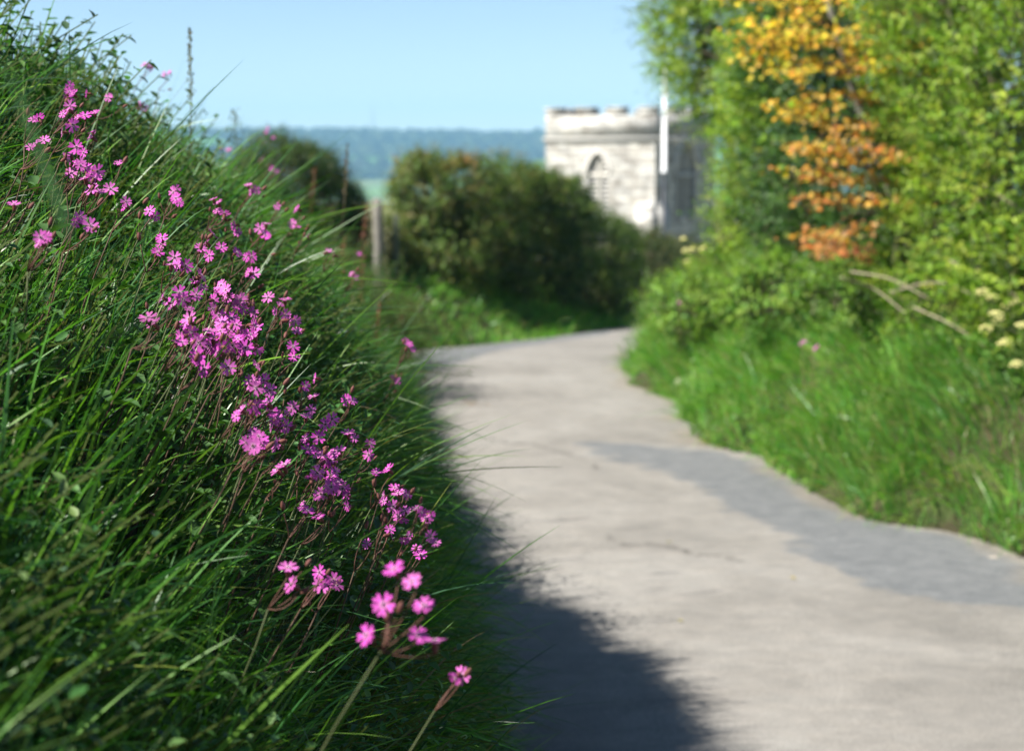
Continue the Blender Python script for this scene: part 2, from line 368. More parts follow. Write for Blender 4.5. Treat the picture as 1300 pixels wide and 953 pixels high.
# ------------------------------------------------------------------ grass
def mixcol(n, cols, w, jit=.18):
    cols = np.array(cols); c = cols[R.choice(len(cols), n, p=np.array(w) / sum(w))]
    return c * (1 + jit * R.normal(size=(n, 1))).clip(.4, 1.8) * (1 + .06 * R.normal(size=(n, 3))).clip(.7, 1.3)
GREENS = [(.075, .22, .035), (.04, .14, .035), (.14, .31, .035), (.025, .085, .035), (.16, .21, .05), (.17, .14, .07)]
def bank_points(n, y0, y1, u0=.05, u1=2.2):
    # spread evenly over the sloping face
    uu = np.linspace(u0, u1, 200); arc = np.concatenate([[0], np.cumsum(np.hypot(np.diff(uu), np.diff(np.interp(uu, PU, PZ) * 1.86)))])
    y = R.uniform(y0, y1, n); u = np.interp(R.uniform(0, arc[-1], n), arc, uu) * (1 + .7 * sstep(8.5, 12, y))
    x = xl(y) - u
    return np.stack([x, y, H(x, y) - .01], 1), u
def normal(P):
    e = .06
    hx = (H(P[:, 0] + e, P[:, 1]) - H(P[:, 0] - e, P[:, 1])) / (2 * e); hy = (H(P[:, 0], P[:, 1] + e) - H(P[:, 0], P[:, 1] - e)) / (2 * e)
    return nrm(np.stack([-hx, -hy, np.ones(len(P))], 1))
def cam_ok(P, r): return np.linalg.norm(P - CAM, axis=1) > r

mb = MB()
def left_grass(n, y0, y1, lmin, lmax, wmin, wmax, nseg, cull=.95):
    P, u = bank_points(n, y0, y1)
    tuft = n3(P[:, 0] * 5, P[:, 1] * 5, P[:, 2] * 5, s=50)
    k = cam_ok(P, cull) & (tuft > .25 + .2 * R.random(len(P))) & ((u < .95) | (R.random(len(P)) < .6))
    P = P[k]; u = u[k]; tuft = tuft[k]; n = len(P)
    Nn = normal(P)
    grp = np.floor(P * 6).astype(np.int64)
    lean = np.stack([hsh(grp[:, 0], grp[:, 1], grp[:, 2], s) - .5 for s in (1, 2, 3)], 1)
    D = Nn * .75 + np.array([0.05, -.05, .75]) + lean * 1.1 + .35 * R.normal(size=(n, 3))
    L = R.uniform(lmin, lmax, n) * (.6 + .6 * tuft)
    W = R.uniform(wmin, wmax, n)
    bend = np.abs(R.normal(.55, .3, n)).clip(0, 1.15)
    G = nrm(np.stack([.35 + .3 * R.normal(size=n) + .5 * lean[:, 0], .35 * R.normal(size=n) + .6 * lean[:, 1], -np.ones(n)], 1))
    c = mixcol(n, GREENS, [5, 5, 3, 3, 1.2, .6])
    c *= (.8 + .5 * n3(P[:, 0] * 1.5, P[:, 1] * 1.5, P[:, 2] * 1.5, s=51))[:, None]
    tip = P + L[:, None] * nrm(D) * .6
    ap = P + L[:, None] * (nrm(D) * (1 - .35 * bend[:, None]) + .62 * bend[:, None] * G); sx = 650 + F * ap[:, 0] / ap[:, 1]
    k = cam_ok(tip, cull * .8) & ((P[:, 1] > 3.0) | (sx < 520 + 60 * R.random(n))) & (P[:, 1] > .5)
    if y1 < 1: k = cam_ok(tip, cull * .8) & (ap[:, 1] < .6)
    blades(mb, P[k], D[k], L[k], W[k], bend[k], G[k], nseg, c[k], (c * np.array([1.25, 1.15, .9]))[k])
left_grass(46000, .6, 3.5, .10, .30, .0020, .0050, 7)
left_grass(46000, 3.5, 8, .12, .34, .0022, .0052, 6)
left_grass(7000, 3.0, 8.5, .28, .50, .003, .0055, 8)
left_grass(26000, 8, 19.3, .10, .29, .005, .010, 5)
left_grass(5000, -5, .8, .15, .4, .005, .01, 4, 1.1)
# broad soft blades close to the lens
P, u = bank_points(2600, 1.2, 2.9, .25, 1.3); P = P[cam_ok(P, 1.2)]; n = len(P)
D = normal(P) * .35 + np.array([.15, 0, 1.0]) + .3 * R.normal(size=(n, 3))
blades(mb, P, D, R.uniform(.15, .32, n), R.uniform(.004, .008, n), np.abs(R.normal(.45, .3, n)), nrm(np.stack([.6 + .4 * R.normal(size=n), .3 * R.normal(size=n), -np.ones(n)], 1)), 9, mixcol(n, GREENS[:3], [3, 2, 3]))
# clumps of upright broad blades rooted on the bank before the flowers
for (px, py, nn) in ((60, 850, 18), (170, 900, 18), (10, 640, 14), (60, 720, 14), (240, 930, 14), (190, 640, 16), (250, 620, 14), (90, 700, 16), (330, 700, 10), (150, 820, 16), (280, 860, 14), (30, 560, 12), (400, 860, 9), (20, 780, 12), (220, 740, 12), (120, 560, 10)):
    c0 = march(px, py, .06)[0]; n = nn
    if c0 is None: continue
    P = c0 + R.normal(size=(n, 3)) * [.02, .06, .03]; P[:, 2] = np.minimum(P[:, 2], H(P[:, 0] - .03, P[:, 1])) 
    D = np.stack([.35 + .35 * R.normal(size=n), .3 * R.normal(size=n) - .05, np.ones(n)], 1)
    blades(mb, P, D, R.uniform(.16, .34, n), R.uniform(.0045, .0085, n), np.abs(R.normal(.45, .35, n)).clip(0, 1.1), nrm(np.stack([.7 * R.normal(size=n) + .5, .4 * R.normal(size=n), -np.ones(n)], 1)), 9, mixcol(n, [(.11, .27, .04), (.19, .36, .06), (.06, .18, .04)], [2, 1, 2]), None, nrm(np.tile(np.array([[-.2, 1, .3]]), (n, 1)) + .4 * R.normal(size=(n, 3))))
P = np.array([at(88, 300, .98) + [0, 0, 0.], at(60, 470, 1.05)]); n = 2
blades(mb, P, np.array([[-.35, .1, 1.], [.8, 0.2, .5]]), np.array([.10, .2]), np.array([.0045, .004]), np.array([.1, .5]), nrm(np.array([[.1, 0, -1.], [.3, 0, -1]])), 10, mixcol(2, [(.06, .15, .04)], [1]), None, np.array([[0, 1., 0], [0, 1., .3]]))
tag(mb.build('grass', M_grass), 'long tangled green grass covering the steep left bank', 'grass', kind='stuff')

# leafy weeds threaded through the grass (goosegrass, nettle, ground ivy seen as one mass)
def shoots(mb, ms, P, D, Ls, nl, ll, lw, cols, w, kind=1, tw=.0014, droop=.25, stemcol=(.09, .13, .03)):
    """leafy shoots: P base, D direction; nl leaves each"""
    n = len(P); D = nrm(D); c0 = mixcol(n, cols, w)
    a = nrm(np.cross(D, nrm(R.normal(size=(n, 3))))); b = np.cross(D, a)
    ph = R.uniform(0, 6.28, n)
    for k in range(nl):
        t = (k + .6) / nl
        o = P + D * (Ls * t)[:, None] + np.array([0, 0, -droop])[None] * (Ls * t * t)[:, None]
        an = ph + (k // 2) * 1.57 + (k % 2) * 3.14 + .3 * R.normal(size=n)
        out = np.cos(an)[:, None] * a + np.sin(an)[:, None] * b
        dl = nrm(out + D * .45 + np.array([0, 0, -.15]) + .2 * R.normal(size=(n, 3)))
        nn = nrm(D + np.array([-.15, -.1, .5]) + .35 * R.normal(size=(n, 3)))
        s = (1 - .45 * t) * R.uniform(.7, 1.25, n)
        leaves(mb, o, dl, nn, ll * s, lw * s, c0 * (1 + .12 * R.normal(size=(n, 1))).clip(.6, 1.4), kind)
    if ms is not None:
        ts = np.array([0, .5, 1.0])
        s1 = nrm(np.cross(D, np.array([.2, 1, .1])))
        V = np.stack([np.stack([P + D * (Ls * q)[:, None] + np.array([0, 0, -droop]) * (Ls * q * q)[:, None] + sg * s1 * tw for sg in (-1, 1)], 1) for q in ts], 1).reshape(n, 6, 3)
        f = np.array([[0, 1, 3, 2], [2, 3, 5, 4]])
        ms.add(V.reshape(-1, 3), (np.arange(n)[:, None, None] * 6 + f).reshape(-1, 4), stemcol)
wl = MB()
def weeds(n, y0, y1, u0, u1, cols, w, Lr, nl, ll, lw, thr=.5, seed=60, kind=1):
    P, u = bank_points(n, y0, y1, u0, u1)
    k = cam_ok(P, 1.25) & (n3(P[:, 0] * 2.2, P[:, 1] * 1.6, P[:, 2] * 2.2, s=seed) > thr); P = P[k]; n = len(P)
    D = normal(P) * .7 + np.array([.05, -.1, .9]) + .35 * R.normal(size=(n, 3))
    shoots(wl, wl, P, D, R.uniform(*Lr, n), nl, ll, lw, cols, w, kind)
WC = [(.05, .14, .035), (.08, .19, .04), (.05, .11, .05), (.12, .21, .06)]
weeds(10000, 1.0, 7, .1, 1.5, WC, [3, 3, 2, 1], (.12, .30), 8, .032, .016, .50, 61)
weeds(4200, 2.2, 9, .85, 2.2, WC, [3, 3, 2, 1], (.18, .42), 10, .045, .026, .25, 62)
weeds(4000, 7.5, 19, .3, 3.2, WC + [(.13, .09, .04)], [3, 3, 2, 1, 1], (.2, .42), 8, .055, .032, .42, 63, 0)
weeds(1500, 1.6, 6, .2, 1.2, [(.14, .10, .05), (.10, .06, .045)], [1, 1], (.12, .25), 6, .014, .007, .4, 64, 0)
weeds(900, 15.5, 19.4, .0, 1.6, [(.05, .11, .025), (.12, .08, .04), (.08, .14, .03)], [2, 1, 2], (.45, .85), 12, .06, .03, .3, 66, 1)
tag(wl.build('leafy_weeds', M_weed), 'mixed leafy weeds and nettles threaded through the grass of the left bank', 'weeds', kind='stuff')

# right verge, far verge
def side_grass(name, label, n, fn, lmin, lmax, wmin, wmax, nseg, cols, w, dirn, extra=None):
    m = MB(); P = fn(n); n = len(P)
    Nn = normal(P); grp = np.floor(P * 3).astype(np.int64)
    lean = np.stack([hsh(grp[:, 0], grp[:, 1], grp[:, 2], s) - .5 for s in (4, 5, 6)], 1)
    D = Nn * .6 + np.array([0, 0, .9]) + lean * .9 + .3 * R.normal(size=(n, 3))
    t2 = n3(P[:, 0] * 2, P[:, 1] * 1.6, s=70)
    L = R.uniform(lmin, lmax, n) * (.45 + .95 * t2)
    G = nrm(np.array(dirn) + .45 * R.normal(size=(n, 3)) + lean * .6)
    c = mixcol(n, cols, w) * (.8 + .6 * n3(P[:, 0] * 1.6, P[:, 1] * 1.3, s=71))[:, None]
    blades(m, P, D, L, R.uniform(wmin, wmax, n), np.abs(R.normal(.6, .3, n)).clip(0, 1.2), G, nseg, c, c * np.array([1.15, 1.1, .9]))
    if extra: extra(m)
    return tag(m.build(name, M_grass), label, 'grass', kind='stuff')
def rv(n):
    y = R.uniform(6.5, 30, n) ; y = 6.5 + (y - 6.5) * R.uniform(.4, 1, n); v = R.uniform(.0, 2.0, n) ** 1.0
    x = xr(y) + v - .01; k = (v > .16) | (n3(x * 4, y * 3, s=77) > .45)
    x, y = x[k], y[k]; return np.stack([x, y, H(x, y) - .01], 1)
def rw(m):
    P = rv(7000); n = len(P); P = P[n3(P[:, 0] * 1.3, P[:, 1] * 1.3, s=78) > .5]; n = len(P)
    shoots(m, m, P, normal(P) * .4 + np.array([0, 0, 1.]) + .3 * R.normal(size=(n, 3)), R.uniform(.12, .35, n), 7, .05, .032, [(.10, .26, .03), (.17, .34, .03), (.06, .17, .03)], [3, 2, 2], 1)
VG = [(.11, .31, .045), (.07, .24, .04), (.20, .40, .055), (.27, .36, .09), (.34, .30, .15)]
side_grass('grass', 'bright long grass leaning over the right verge', 60000, rv, .14, .46, .005, .010, 5, VG, [5, 4, 3, 2, 1.2], [-.55, -.3, -1], rw)
def fv(n):
    y = R.uniform(19.4, 34, n); u = R.uniform(.0, 2.6, n); x = xl(y) - u; return np.stack([x, y, H(x, y) - .01], 1)
side_grass('grass', 'short lit grass on the mound below the dark hedge beyond the bend', 26000, fv, .08, .3, .008, .016, 4, VG, [5, 3, 3, 1.5, .5], [.2, -.4, -1])

# ------------------------------------------------------------------ shrubs and hedges
def shrub_pts(ells, n, s, depth=.22, amp=.28, freq=1.6):
    E = [(np.array(c, float), np.array(r, float)) for c, r in ells]
    ar = np.array([r[0] * r[1] + r[1] * r[2] + r[0] * r[2] for c, r in E]); k = R.choice(len(E), n, p=ar / ar.sum())
    c = np.array([e[0] for e in E])[k]; r = np.array([e[1] for e in E])[k]
    d = nrm(R.normal(size=(n, 3)))
    p0 = c + d * r
    f = 1 + amp * (vnoise(p0 * freq, s) - .5) * 2 * .6 + amp * (vnoise(p0 * freq * 2.7, s + 1) - .5) * .9
    f = f - np.abs(R.normal(size=n)) * depth + .03
    P = c + d * r * f[:, None]; keep = np.ones(n, bool)
    for (c2, r2) in E:
        keep &= (((P - c2) / r2) ** 2).sum(1) > .42
    keep |= R.random(n) < .12
    keep &= P[:, 2] > H(P[:, 0], P[:, 1]) - .02
    gap = vnoise(P * freq * 1.9, s + 5); keep &= gap > .27 + .15 * R.random(n)
    return P[keep], nrm(d / r)[keep]
def shrub(name, label, cat, ells, base, n, nl, ll, lw, cols, w, seed, Ls=(.12, .28), depth=.22, amp=.28, trunks=5, tr=.03, mat=None, group=None, kind=0, bark=(.17, .14, .10), colfn=None, outw=.8, tw=.0022):
    root = empty(name, base); tag(root, label, cat, group)
    mb = MB(); tb = MB(); b = np.array(base, float)
    P, d = shrub_pts(ells, n, seed, depth, amp); n = len(P)
    D = d * outw + np.array([0, 0, .55]) + .45 * R.normal(size=(n, 3))
    cc = cols
    loc = MB()
    shoots(loc, None, P - b, D, R.uniform(*Ls, n), nl, ll, lw, cc, w, kind)
    V = np.concatenate(loc.V); c = np.concatenate(loc.Cc)
    if colfn: c = colfn(V + b, c)
    mb.add(V, [np.concatenate(v) for v in loc.F.values()], c)
    crown = mb.build('crown', mat or M_leaf, root)
    for k in range(trunks):
        c, r = ells[k % len(ells)]; c = np.array(c, float); r = np.array(r, float)
        st = b + np.append(R.normal(size=2) * [.12, .12], 0); st[2] = float(H(st[0], st[1])) - .05
        en = c + R.uniform(-.35, .35, 3) * r
        ts = np.linspace(0, 1, 7)[:, None]; mid = (st + en) / 2 + R.normal(size=3) * .12 + [0, 0, .1]
        Pc = st * (1 - ts) ** 2 + 2 * mid * ts * (1 - ts) + en * ts ** 2
        tb.tube(Pc - b, np.linspace(tr, tr * .35, 7), bark, 7)
        for j in range(9):
            q = Pc[R.integers(2, 7)]; e2 = q + nrm(R.normal(size=3) + [0, 0, .6]) * r * R.uniform(.5, 1.0)
            m2 = (q + e2) / 2 + R.normal(size=3) * .08
            P2 = q * (1 - ts) ** 2 + 2 * m2 * ts * (1 - ts) + e2 * ts ** 2
            tb.tube(P2 - b, np.linspace(tr * .35, tr * .08, 7), bark, 5)
    # twigs carrying the shoots
    sel = R.choice(n, min(n, 1600), replace=False)
    p = P[sel] - b; dd = nrm(D[sel]); L = R.uniform(.15, .4, len(sel)); s1 = nrm(np.cross(dd, np.array([.3, 1, .2])))
    Vt = np.stack([p - dd * L[:, None] * .7 - s1 * tw, p - dd * L[:, None] * .7 + s1 * tw, p + dd * L[:, None] * .6 + s1 * tw * .3, p + dd * L[:, None] * .6 - s1 * tw * .3], 1)
    tb.add(Vt.reshape(-1, 3), np.arange(len(sel) * 4).reshape(-1, 4), bark)
    tb.build('branches', M_bark, root)
    return root
def E(px, py, y, rx, ry, rz): return (tuple(at(px, py, y)), (rx, ry, rz))
def base_of(x, y): return (x, y, float(H(x, y)))

HG = [(.14, .26, .015), (.22, .34, .02), (.06, .13, .014), (.31, .38, .04)]
# tall hawthorn at the inside of the bend (right of the church)
shrub('hawthorn_tree', 'tall bright green hawthorn at the bend, its left edge covering part of the church tower', 'tree',
      [E(935, 50, 18.5, .60, .9, .85), E(982, 200, 17.5, .48, .8, .75), E(984, 300, 17, .50, .8, .6), E(972, 250, 17.3, .30, .6, .5), E(975, -80, 18.5, .95, 1.1, 1.0), E(880, 10, 19.5, .42, .6, .9), E(1010, 120, 17, .55, .8, .8), E(945, 358, 17, .42, .7, .35)],
      base_of(2.35, 18.2), 13000, 10, .046, .033, HG, [3, 4, 2, 2], 101, (.14, .34), .25, .30, 6, .045)
shrub('hawthorn_tree', 'dense leafy green hedge shrub filling the right edge beside the orange maple', 'shrub',
      [E(1250, 90, 12.6, .62, .9, .75), E(1260, 260, 12.2, .55, .8, .6), E(1340, 170, 11.6, .6, .8, .9), E(1190, 130, 13.4, .36, .6, .8), E(1200, 330, 12.6, .42, .6, .42), E(1230, -60, 12.8, .7, .9, .7), E(1330, 360, 11.3, .5, .6, .4)],
      base_of(3.4, 12.9), 14000, 10, .034, .024, HG, [3, 4, 2, 2], 102, (.12, .28), .25, .30, 6, .04)
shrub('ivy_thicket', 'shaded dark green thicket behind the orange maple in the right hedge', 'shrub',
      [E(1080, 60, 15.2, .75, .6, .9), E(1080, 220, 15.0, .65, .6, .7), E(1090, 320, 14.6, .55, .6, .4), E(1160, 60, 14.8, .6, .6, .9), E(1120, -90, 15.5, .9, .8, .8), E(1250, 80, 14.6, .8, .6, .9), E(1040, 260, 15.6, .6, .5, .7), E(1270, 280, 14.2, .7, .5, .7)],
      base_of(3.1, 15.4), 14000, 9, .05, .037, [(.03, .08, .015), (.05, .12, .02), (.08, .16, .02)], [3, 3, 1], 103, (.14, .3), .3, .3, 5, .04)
shrub('bramble_thicket', 'low yellow green leafy tangle at the foot of the right hedge', 'shrub',
      [E(900, 385, 16.8, .4, .6, .20), E(1010, 375, 14.6, .5, .6, .22), E(1110, 372, 13.6, .5, .6, .22), E(1230, 385, 12.3, .55, .6, .22)],
      base_of(2.6, 14.2), 5200, 9, .044, .032, [(.16, .29, .025), (.22, .34, .045), (.09, .21, .025)], [3, 2, 3], 104, (.14, .3), .3, .3, 4, .015)
# out of the frame to the right, keeps the hedge line going for light and side views
shrub('hawthorn_tree', 'green hedge shrub standing just past the right edge of the picture', 'shrub',
      [((4.3, 9.6, 2.6), (.8, 1.2, 1.1)), ((4.2, 8.0, 2.2), (.7, 1.0, 1.0))], base_of(4.4, 9.0), 1500, 9, .05, .035, HG, [3, 4, 2, 2], 105, (.14, .3), .25, .3, 4, .04)
shrub('hawthorn_tree', 'green hedge tree behind the tall hawthorn where the lane drops to the church', 'tree',
      [((4.6, 24, 2.0), (1.1, 2.2, 1.5)), ((6.4, 28, 1.6), (1.2, 2.2, 1.4)), ((5.0, 21, 3.0), (1.2, 1.6, 1.4))], base_of(4.9, 23.5), 2200, 8, .07, .05, HG, [3, 4, 2, 2], 106, (.2, .4), .25, .3, 5, .05)

# the clipped dark hedge beyond the bend
HD = [(.08, .14, .022), (.12, .19, .03), (.18, .19, .05), (.04, .08, .018)]
def tipcol(V, c):
    k = (n3(V[:, 0] * 1.4, V[:, 2] * 1.2, V[:, 1], s=81) > .56) & (V[:, 2] > 1.1)
    c = c.copy(); c[k] = c[k] * np.array([1.5, .95, .9]) + np.array([.05, .025, .015]); return c
shrub('hedge', 'olive lit end of the clipped hedge, with russet twigs along its top', 'hedge',
      [E(545, 262, 23.6, .36, .7, .55), E(590, 255, 24.4, .42, .9, .52), E(565, 320, 23.6, .50, .9, .5), E(640, 265, 25.6, .42, 1.0, .55), E(620, 330, 25, .55, 1.0, .62), E(520, 300, 23.4, .25, .4, .5), E(528, 245, 23.5, .22, .5, .32), E(680, 262, 26.2, .35, .9, .45)],
      base_of(-.9, 24.6), 12000, 8, .055, .038, HD, [2, 4, 3, 2], 110, (.14, .3), .2, .22, 7, .03, bark=(.16, .12, .085), colfn=tipcol)
shrub('hedge', 'darkest middle length of the hedge, in shade below the church tower', 'hedge',
      [E(700, 300, 27.5, .62, 1.3, .66), E(675, 350, 26.5, .62, 1.2, .72), E(745, 325, 29.5, .62, 1.3, .72), E(765, 355, 31, .5, 1.4, .7), E(735, 380, 28.5, .55, 1.2, .5), E(770, 320, 31, .5, 1.2, .55), E(705, 270, 27.5, .4, 1.0, .5)],
      base_of(.5, 28.4), 12000, 8, .06, .042, HD, [4, 3, 1, 4], 111, (.14, .3), .2, .22, 7, .03)
shrub('hedge', 'brownish far end of the hedge where the lane drops out of sight', 'hedge',
      [E(800, 350, 36, .62, 1.4, .72), E(835, 362, 39, .8, 1.5, .75), E(870, 362, 43, .9, 2.0, .95), E(815, 330, 37, .55, 1.2, .6), E(905, 372, 47, 1.2, 2, .9)],
      base_of(2.9, 39), 9000, 8, .07, .05, [(.06, .09, .02), (.10, .10, .04), (.04, .07, .018)], [3, 3, 2], 112, (.16, .35), .2, .22, 6, .03, bark=(.2, .15, .11))
# bush at the end of the left bank by the gateway
shrub('gorse_bush', 'rounded dark green bush at the far end of the left bank, against the hills', 'bush',
      [E(385, 240, 22.5, .42, .7, .42), E(420, 275, 22.8, .32, .6, .40), E(350, 240, 22, .45, .8, .48), E(400, 320, 22.5, .6, .7, .5)],
      base_of(-2.3, 22.6), 7000, 8, .05, .03, [(.03, .07, .015), (.06, .11, .02), (.10, .12, .03)], [3, 3, 1], 113, (.12, .3), .22, .25, 5, .025)

# ------------------------------------------------------------------ young maple with turning leaves
def maple():
    root = empty('maple_sapling', base_of(3.0, 14.3)); b = np.array(root.location)
    tag(root, 'young maple in the right hedge, its drooping leaves golden at the top and orange below', 'tree')
    cl = [(950, 34), (968, 62), (996, 112), (1012, 140), (930, 5), (1146, 60), (1150, 110), (1160, 180), (1010, 240), (1140, 240), (940, 12), (960, 18), (1010, 32), (1060, 22), (990, 52), (1080, 66), (1100, 48), (975, 82), (1090, 84), (1040, 42), (1118, 92), (985, 70), (1030, 132), (1092, 138), (1060, 168), (1132, 158),
          (1104, 128), (1020, 156), (1036, 200), (1062, 196), (1110, 206), (1150, 202), (1018, 188), (1058, 244), (1030, 262), (1106, 262), (1146, 268), (1040, 300), (1060, 318), (1086, 330), (1046, 336), (1075, 298), (1000, 8), (1120, 30), (1050, 95), (1075, 110), (1095, 180), (1075, 215), (1030, 228), (1000, 90), (1010, 60), (1130, 210)]
    tb = MB(); st = b + np.array([0, 0, -.05]); top = at(1040, -40, 14.0)
    ts = np.linspace(0, 1, 9)[:, None]; mid = at(1120, 270, 14.4)
    Pc = st * (1 - ts) ** 2 + 2 * mid * ts * (1 - ts) + top * ts ** 2
    tb.tube(Pc - b, np.linspace(.045, .02, 9), (.22, .20, .16), 8)
    tr = tb.build('trunk', M_bark, root)
    bb = MB(); fol = MB()
    for (px, py) in cl:
        px += R.normal() * 7 + 6; py += R.normal() * 5
        e = at(px, py - 12, 13.0 + R.uniform(-.3, .4)); k = int(np.argmin(np.linalg.norm(Pc - e - [0, 0, -.1], axis=1))); k = max(1, k - 1)
        m2 = (Pc[k] + e) / 2 + [0, 0, .1]
        bb.tube((Pc[k] * (1 - ts) ** 2 + 2 * m2 * ts * (1 - ts) + e * ts ** 2) - b, np.linspace(.010, .003, 9), (.2, .15, .11), 5)
        n = int(R.integers(34, 80)); g = float(np.clip(py / 340 + R.normal() * .16, 0, 1))
        col = np.array([.74, .55, .04]) * (1 - g) + np.array([.50, .20, .065]) * g
        P = e - b + R.normal(size=(n, 3)) * [.11, .10, .026]; a = R.uniform(0, 6.28, n)
        D = np.stack([np.cos(a), np.sin(a) - .3, -.55 + .3 * R.normal(size=n)], 1)
        Nn = np.array([-.45, -.5, .7]) + .3 * R.normal(size=(n, 3)); L = R.uniform(.024, .054, n)
        leaves(fol, P, D, Nn, L, L * .95, col * (1 + .25 * R.normal(size=(n, 1))).clip(.4, 1.5) * (1 + .15 * R.normal(size=(n, 3))).clip(.5, 1.5) * np.where(R.random((n, 1)) < .14, np.array([[.35, .75, .8]]), 1.0), 2)
    bb.build('branches', M_bark, root); fol.build('crown', M_maple, root)
maple()

# ------------------------------------------------------------------ church tower
def church():
    th = rad(33); W = 6.45; yc = 103.0
    ang = 138 / F * yc                       # width seen
    root = empty('church_tower')
    zt = at(763, 136, yc)[2]; cnr = at(832, 200, yc - .5)
    ux = np.array([math.cos(th), -math.sin(th)]); uy = np.array([math.sin(th), math.cos(th)])   # along front, inward
    # front right corner sits at cnr; local x runs along the front, local y inward
    o = cnr[:2] - ux * W
    z0 = float(H(o[0], o[1])) - 1.0
    root.location = (o[0], o[1], z0); root.rotation_euler = (0, 0, -th)
    tag(root, 'square battlemented granite church tower, sunlit front and shaded right side', 'church tower')
    Ht = zt - z0; zs = at(763, 178, yc)[2] - z0; zp = at(763, 272, yc)[2] - z0
    pale = (.5, .49, .46)
    def arch(cx, w, zb, zsp, n=9, pt=1.0):
        """pointed arch outline points from left springing over to right"""
        r = w * pt; pts = []
        for s in (0, 1):
            cxx = cx - w / 2 + r if s == 0 else cx + w / 2 - r
            amax = math.acos((r - w / 2) / r); aa = np.linspace(0, amax, n)
            if s == 0: pts += [(cxx - r * math.cos(a), zsp + r * math.sin(a)) for a in aa]
            else: pts += [(cxx + r * math.cos(a), zsp + r * math.sin(a)) for a in aa[::-1]][1:]
        return [(cx - w / 2, zb)] + pts + [(cx + w / 2, zb)]
    # body: a tapering prism with window recesses let into front and right faces
    def wall_face(mb, M, Wd, z1, ops):
        """ops: list of (outline, depth). face in plane y=0, x 0..Wd, z 0..z1; built as columns above/below each opening"""
        xs = {0.0, Wd}
        for o_, d_ in ops: xs |= {p[0] for p in o_}
        xs = sorted(xs)
        def T(v): return np.array(v, float) @ M[0].T + M[1]
        for a, b in zip(xs[:-1], xs[1:]):
            m_ = (a + b) / 2; hit = None
            for o_, d_ in ops:
                if o_[0][0] < m_ < o_[-1][0]: hit = (o_, d_)
            if hit is None: mb.add(T([(a, 0, 0), (b, 0, 0), (b, 0, z1), (a, 0, z1)]), np.array([[0, 1, 2, 3]]), pale)
            else:
                ol = np.array(hit[0][1:-1]); za, zb_ = np.interp([a, b], ol[:, 0], ol[:, 1]); z0_ = hit[0][0][1]; dp = hit[1]
                mb.add(T([(a, 0, 0), (b, 0, 0), (b, 0, z0_), (a, 0, z0_)]), np.array([[0, 1, 2, 3]]), pale)
                mb.add(T([(a, 0, za), (b, 0, zb_), (b, 0, z1), (a, 0, z1)]), np.array([[0, 1, 2, 3]]), pale)
                mb.add(T([(a, 0, za), (b, 0, zb_), (b, dp, zb_), (a, dp, za)]), np.array([[0, 3, 2, 1]]), pale)
                mb.add(T([(a, 0, z0_), (b, 0, z0_), (b, dp, z0_), (a, dp, z0_)]), np.array([[0, 1, 2, 3]]), pale)
        for o_, d_ in ops:
            for s in (0, -1):
                x, zb_ = o_[s]; zt_ = o_[1 if s == 0 else -2][1]
                mb.add(T([(x, 0, zb_), (x, 0, zt_), (x, d_, zt_), (x, d_, zb_)]), np.array([[0, 1, 2, 3]]), pale)
    I = np.eye(3)
    Mf = (I, np.zeros(3)); Mr = (np.array([[0, -1, 0], [1, 0, 0], [0, 0, 1.]]), np.array([W, 0, 0]))
    Mb = (np.array([[-1, 0, 0], [0, -1, 0], [0, 0, 1.]]), np.array([W, W, 0])); Ml = (np.array([[0, 1, 0], [-1, 0, 0], [0, 0, 1.]]), np.array([0, W, 0]))
    zz = lambda py: at(763, py, yc)[2] - z0
    w1 = arch(W * .49, 1.25, zz(268), zz(222)); w2 = arch(W * .50, 2.1, zz(276), zz(222))
    bd = MB()
    wall_face(bd, Mf, W, zs, [(w1, .35)]); wall_face(bd, Mr, W, zs, [(w2, .45)]); wall_face(bd, Mb, W, zs, []); wall_face(bd, Ml, W, zs, [])
    wall = bd.build('wall', M_stone, root)
    # windows
    def window(M, outline, dp, mull, lou):
        fr = MB(); T = lambda v: np.array(v, float) @ M[0].T + M[1]
        ol = np.array(outline); cx = (ol[0][0] + ol[-1][0]) / 2; cz = ol[:, 1].mean(); w = ol[-1][0] - ol[0][0]
        # hood mould following the arch
        outer = np.array([(cx + (p[0] - cx) * (1 + .34 / w), p[1] + (.17 if 0 < i_ < len(ol) - 1 else 0)) for i_, p in enumerate(ol)])
        for k in range(1, len(ol) - 2):
            q = [ol[k], ol[k + 1], outer[k + 1], outer[k]]
            f = [(p[0], -.09, p[1]) for p in q] + [(p[0], .004, p[1]) for p in q]
            fr.add(T(f), np.array([[0, 1, 2, 3], [3, 2, 6, 7], [1, 0, 4, 5]]), (.56, .54, .5))
        wf = fr.build('window', M_dress, root)
        la = MB(); x0, x1 = ol[0][0], ol[-1][0]; zb_ = ol[0][1]; ztop = ol[:, 1].max()
        la.add(T([(p[0], dp - .01, p[1]) for p in ol]), np.array([list(range(len(ol)))]), (.16, .155, .14) if lou else (.02, .022, .028))
        z = zb_ + .1
        while lou and z < ztop - .1:
            xa = np.interp(z, ol[1:10, 1], ol[1:10, 0]) if z > ol[1][1] else x0
            xb = 2 * cx - xa
            la.add(T([(xa, dp - .22, z), (xb, dp - .22, z), (xb, dp - .03, z + .2), (xa, dp - .03, z + .2)]), np.array([[0, 1, 2, 3]]), lou); z += .24
        la.build('louvres', M_slate, wf)
        tr = MB()
        zsp = ol[1][1]
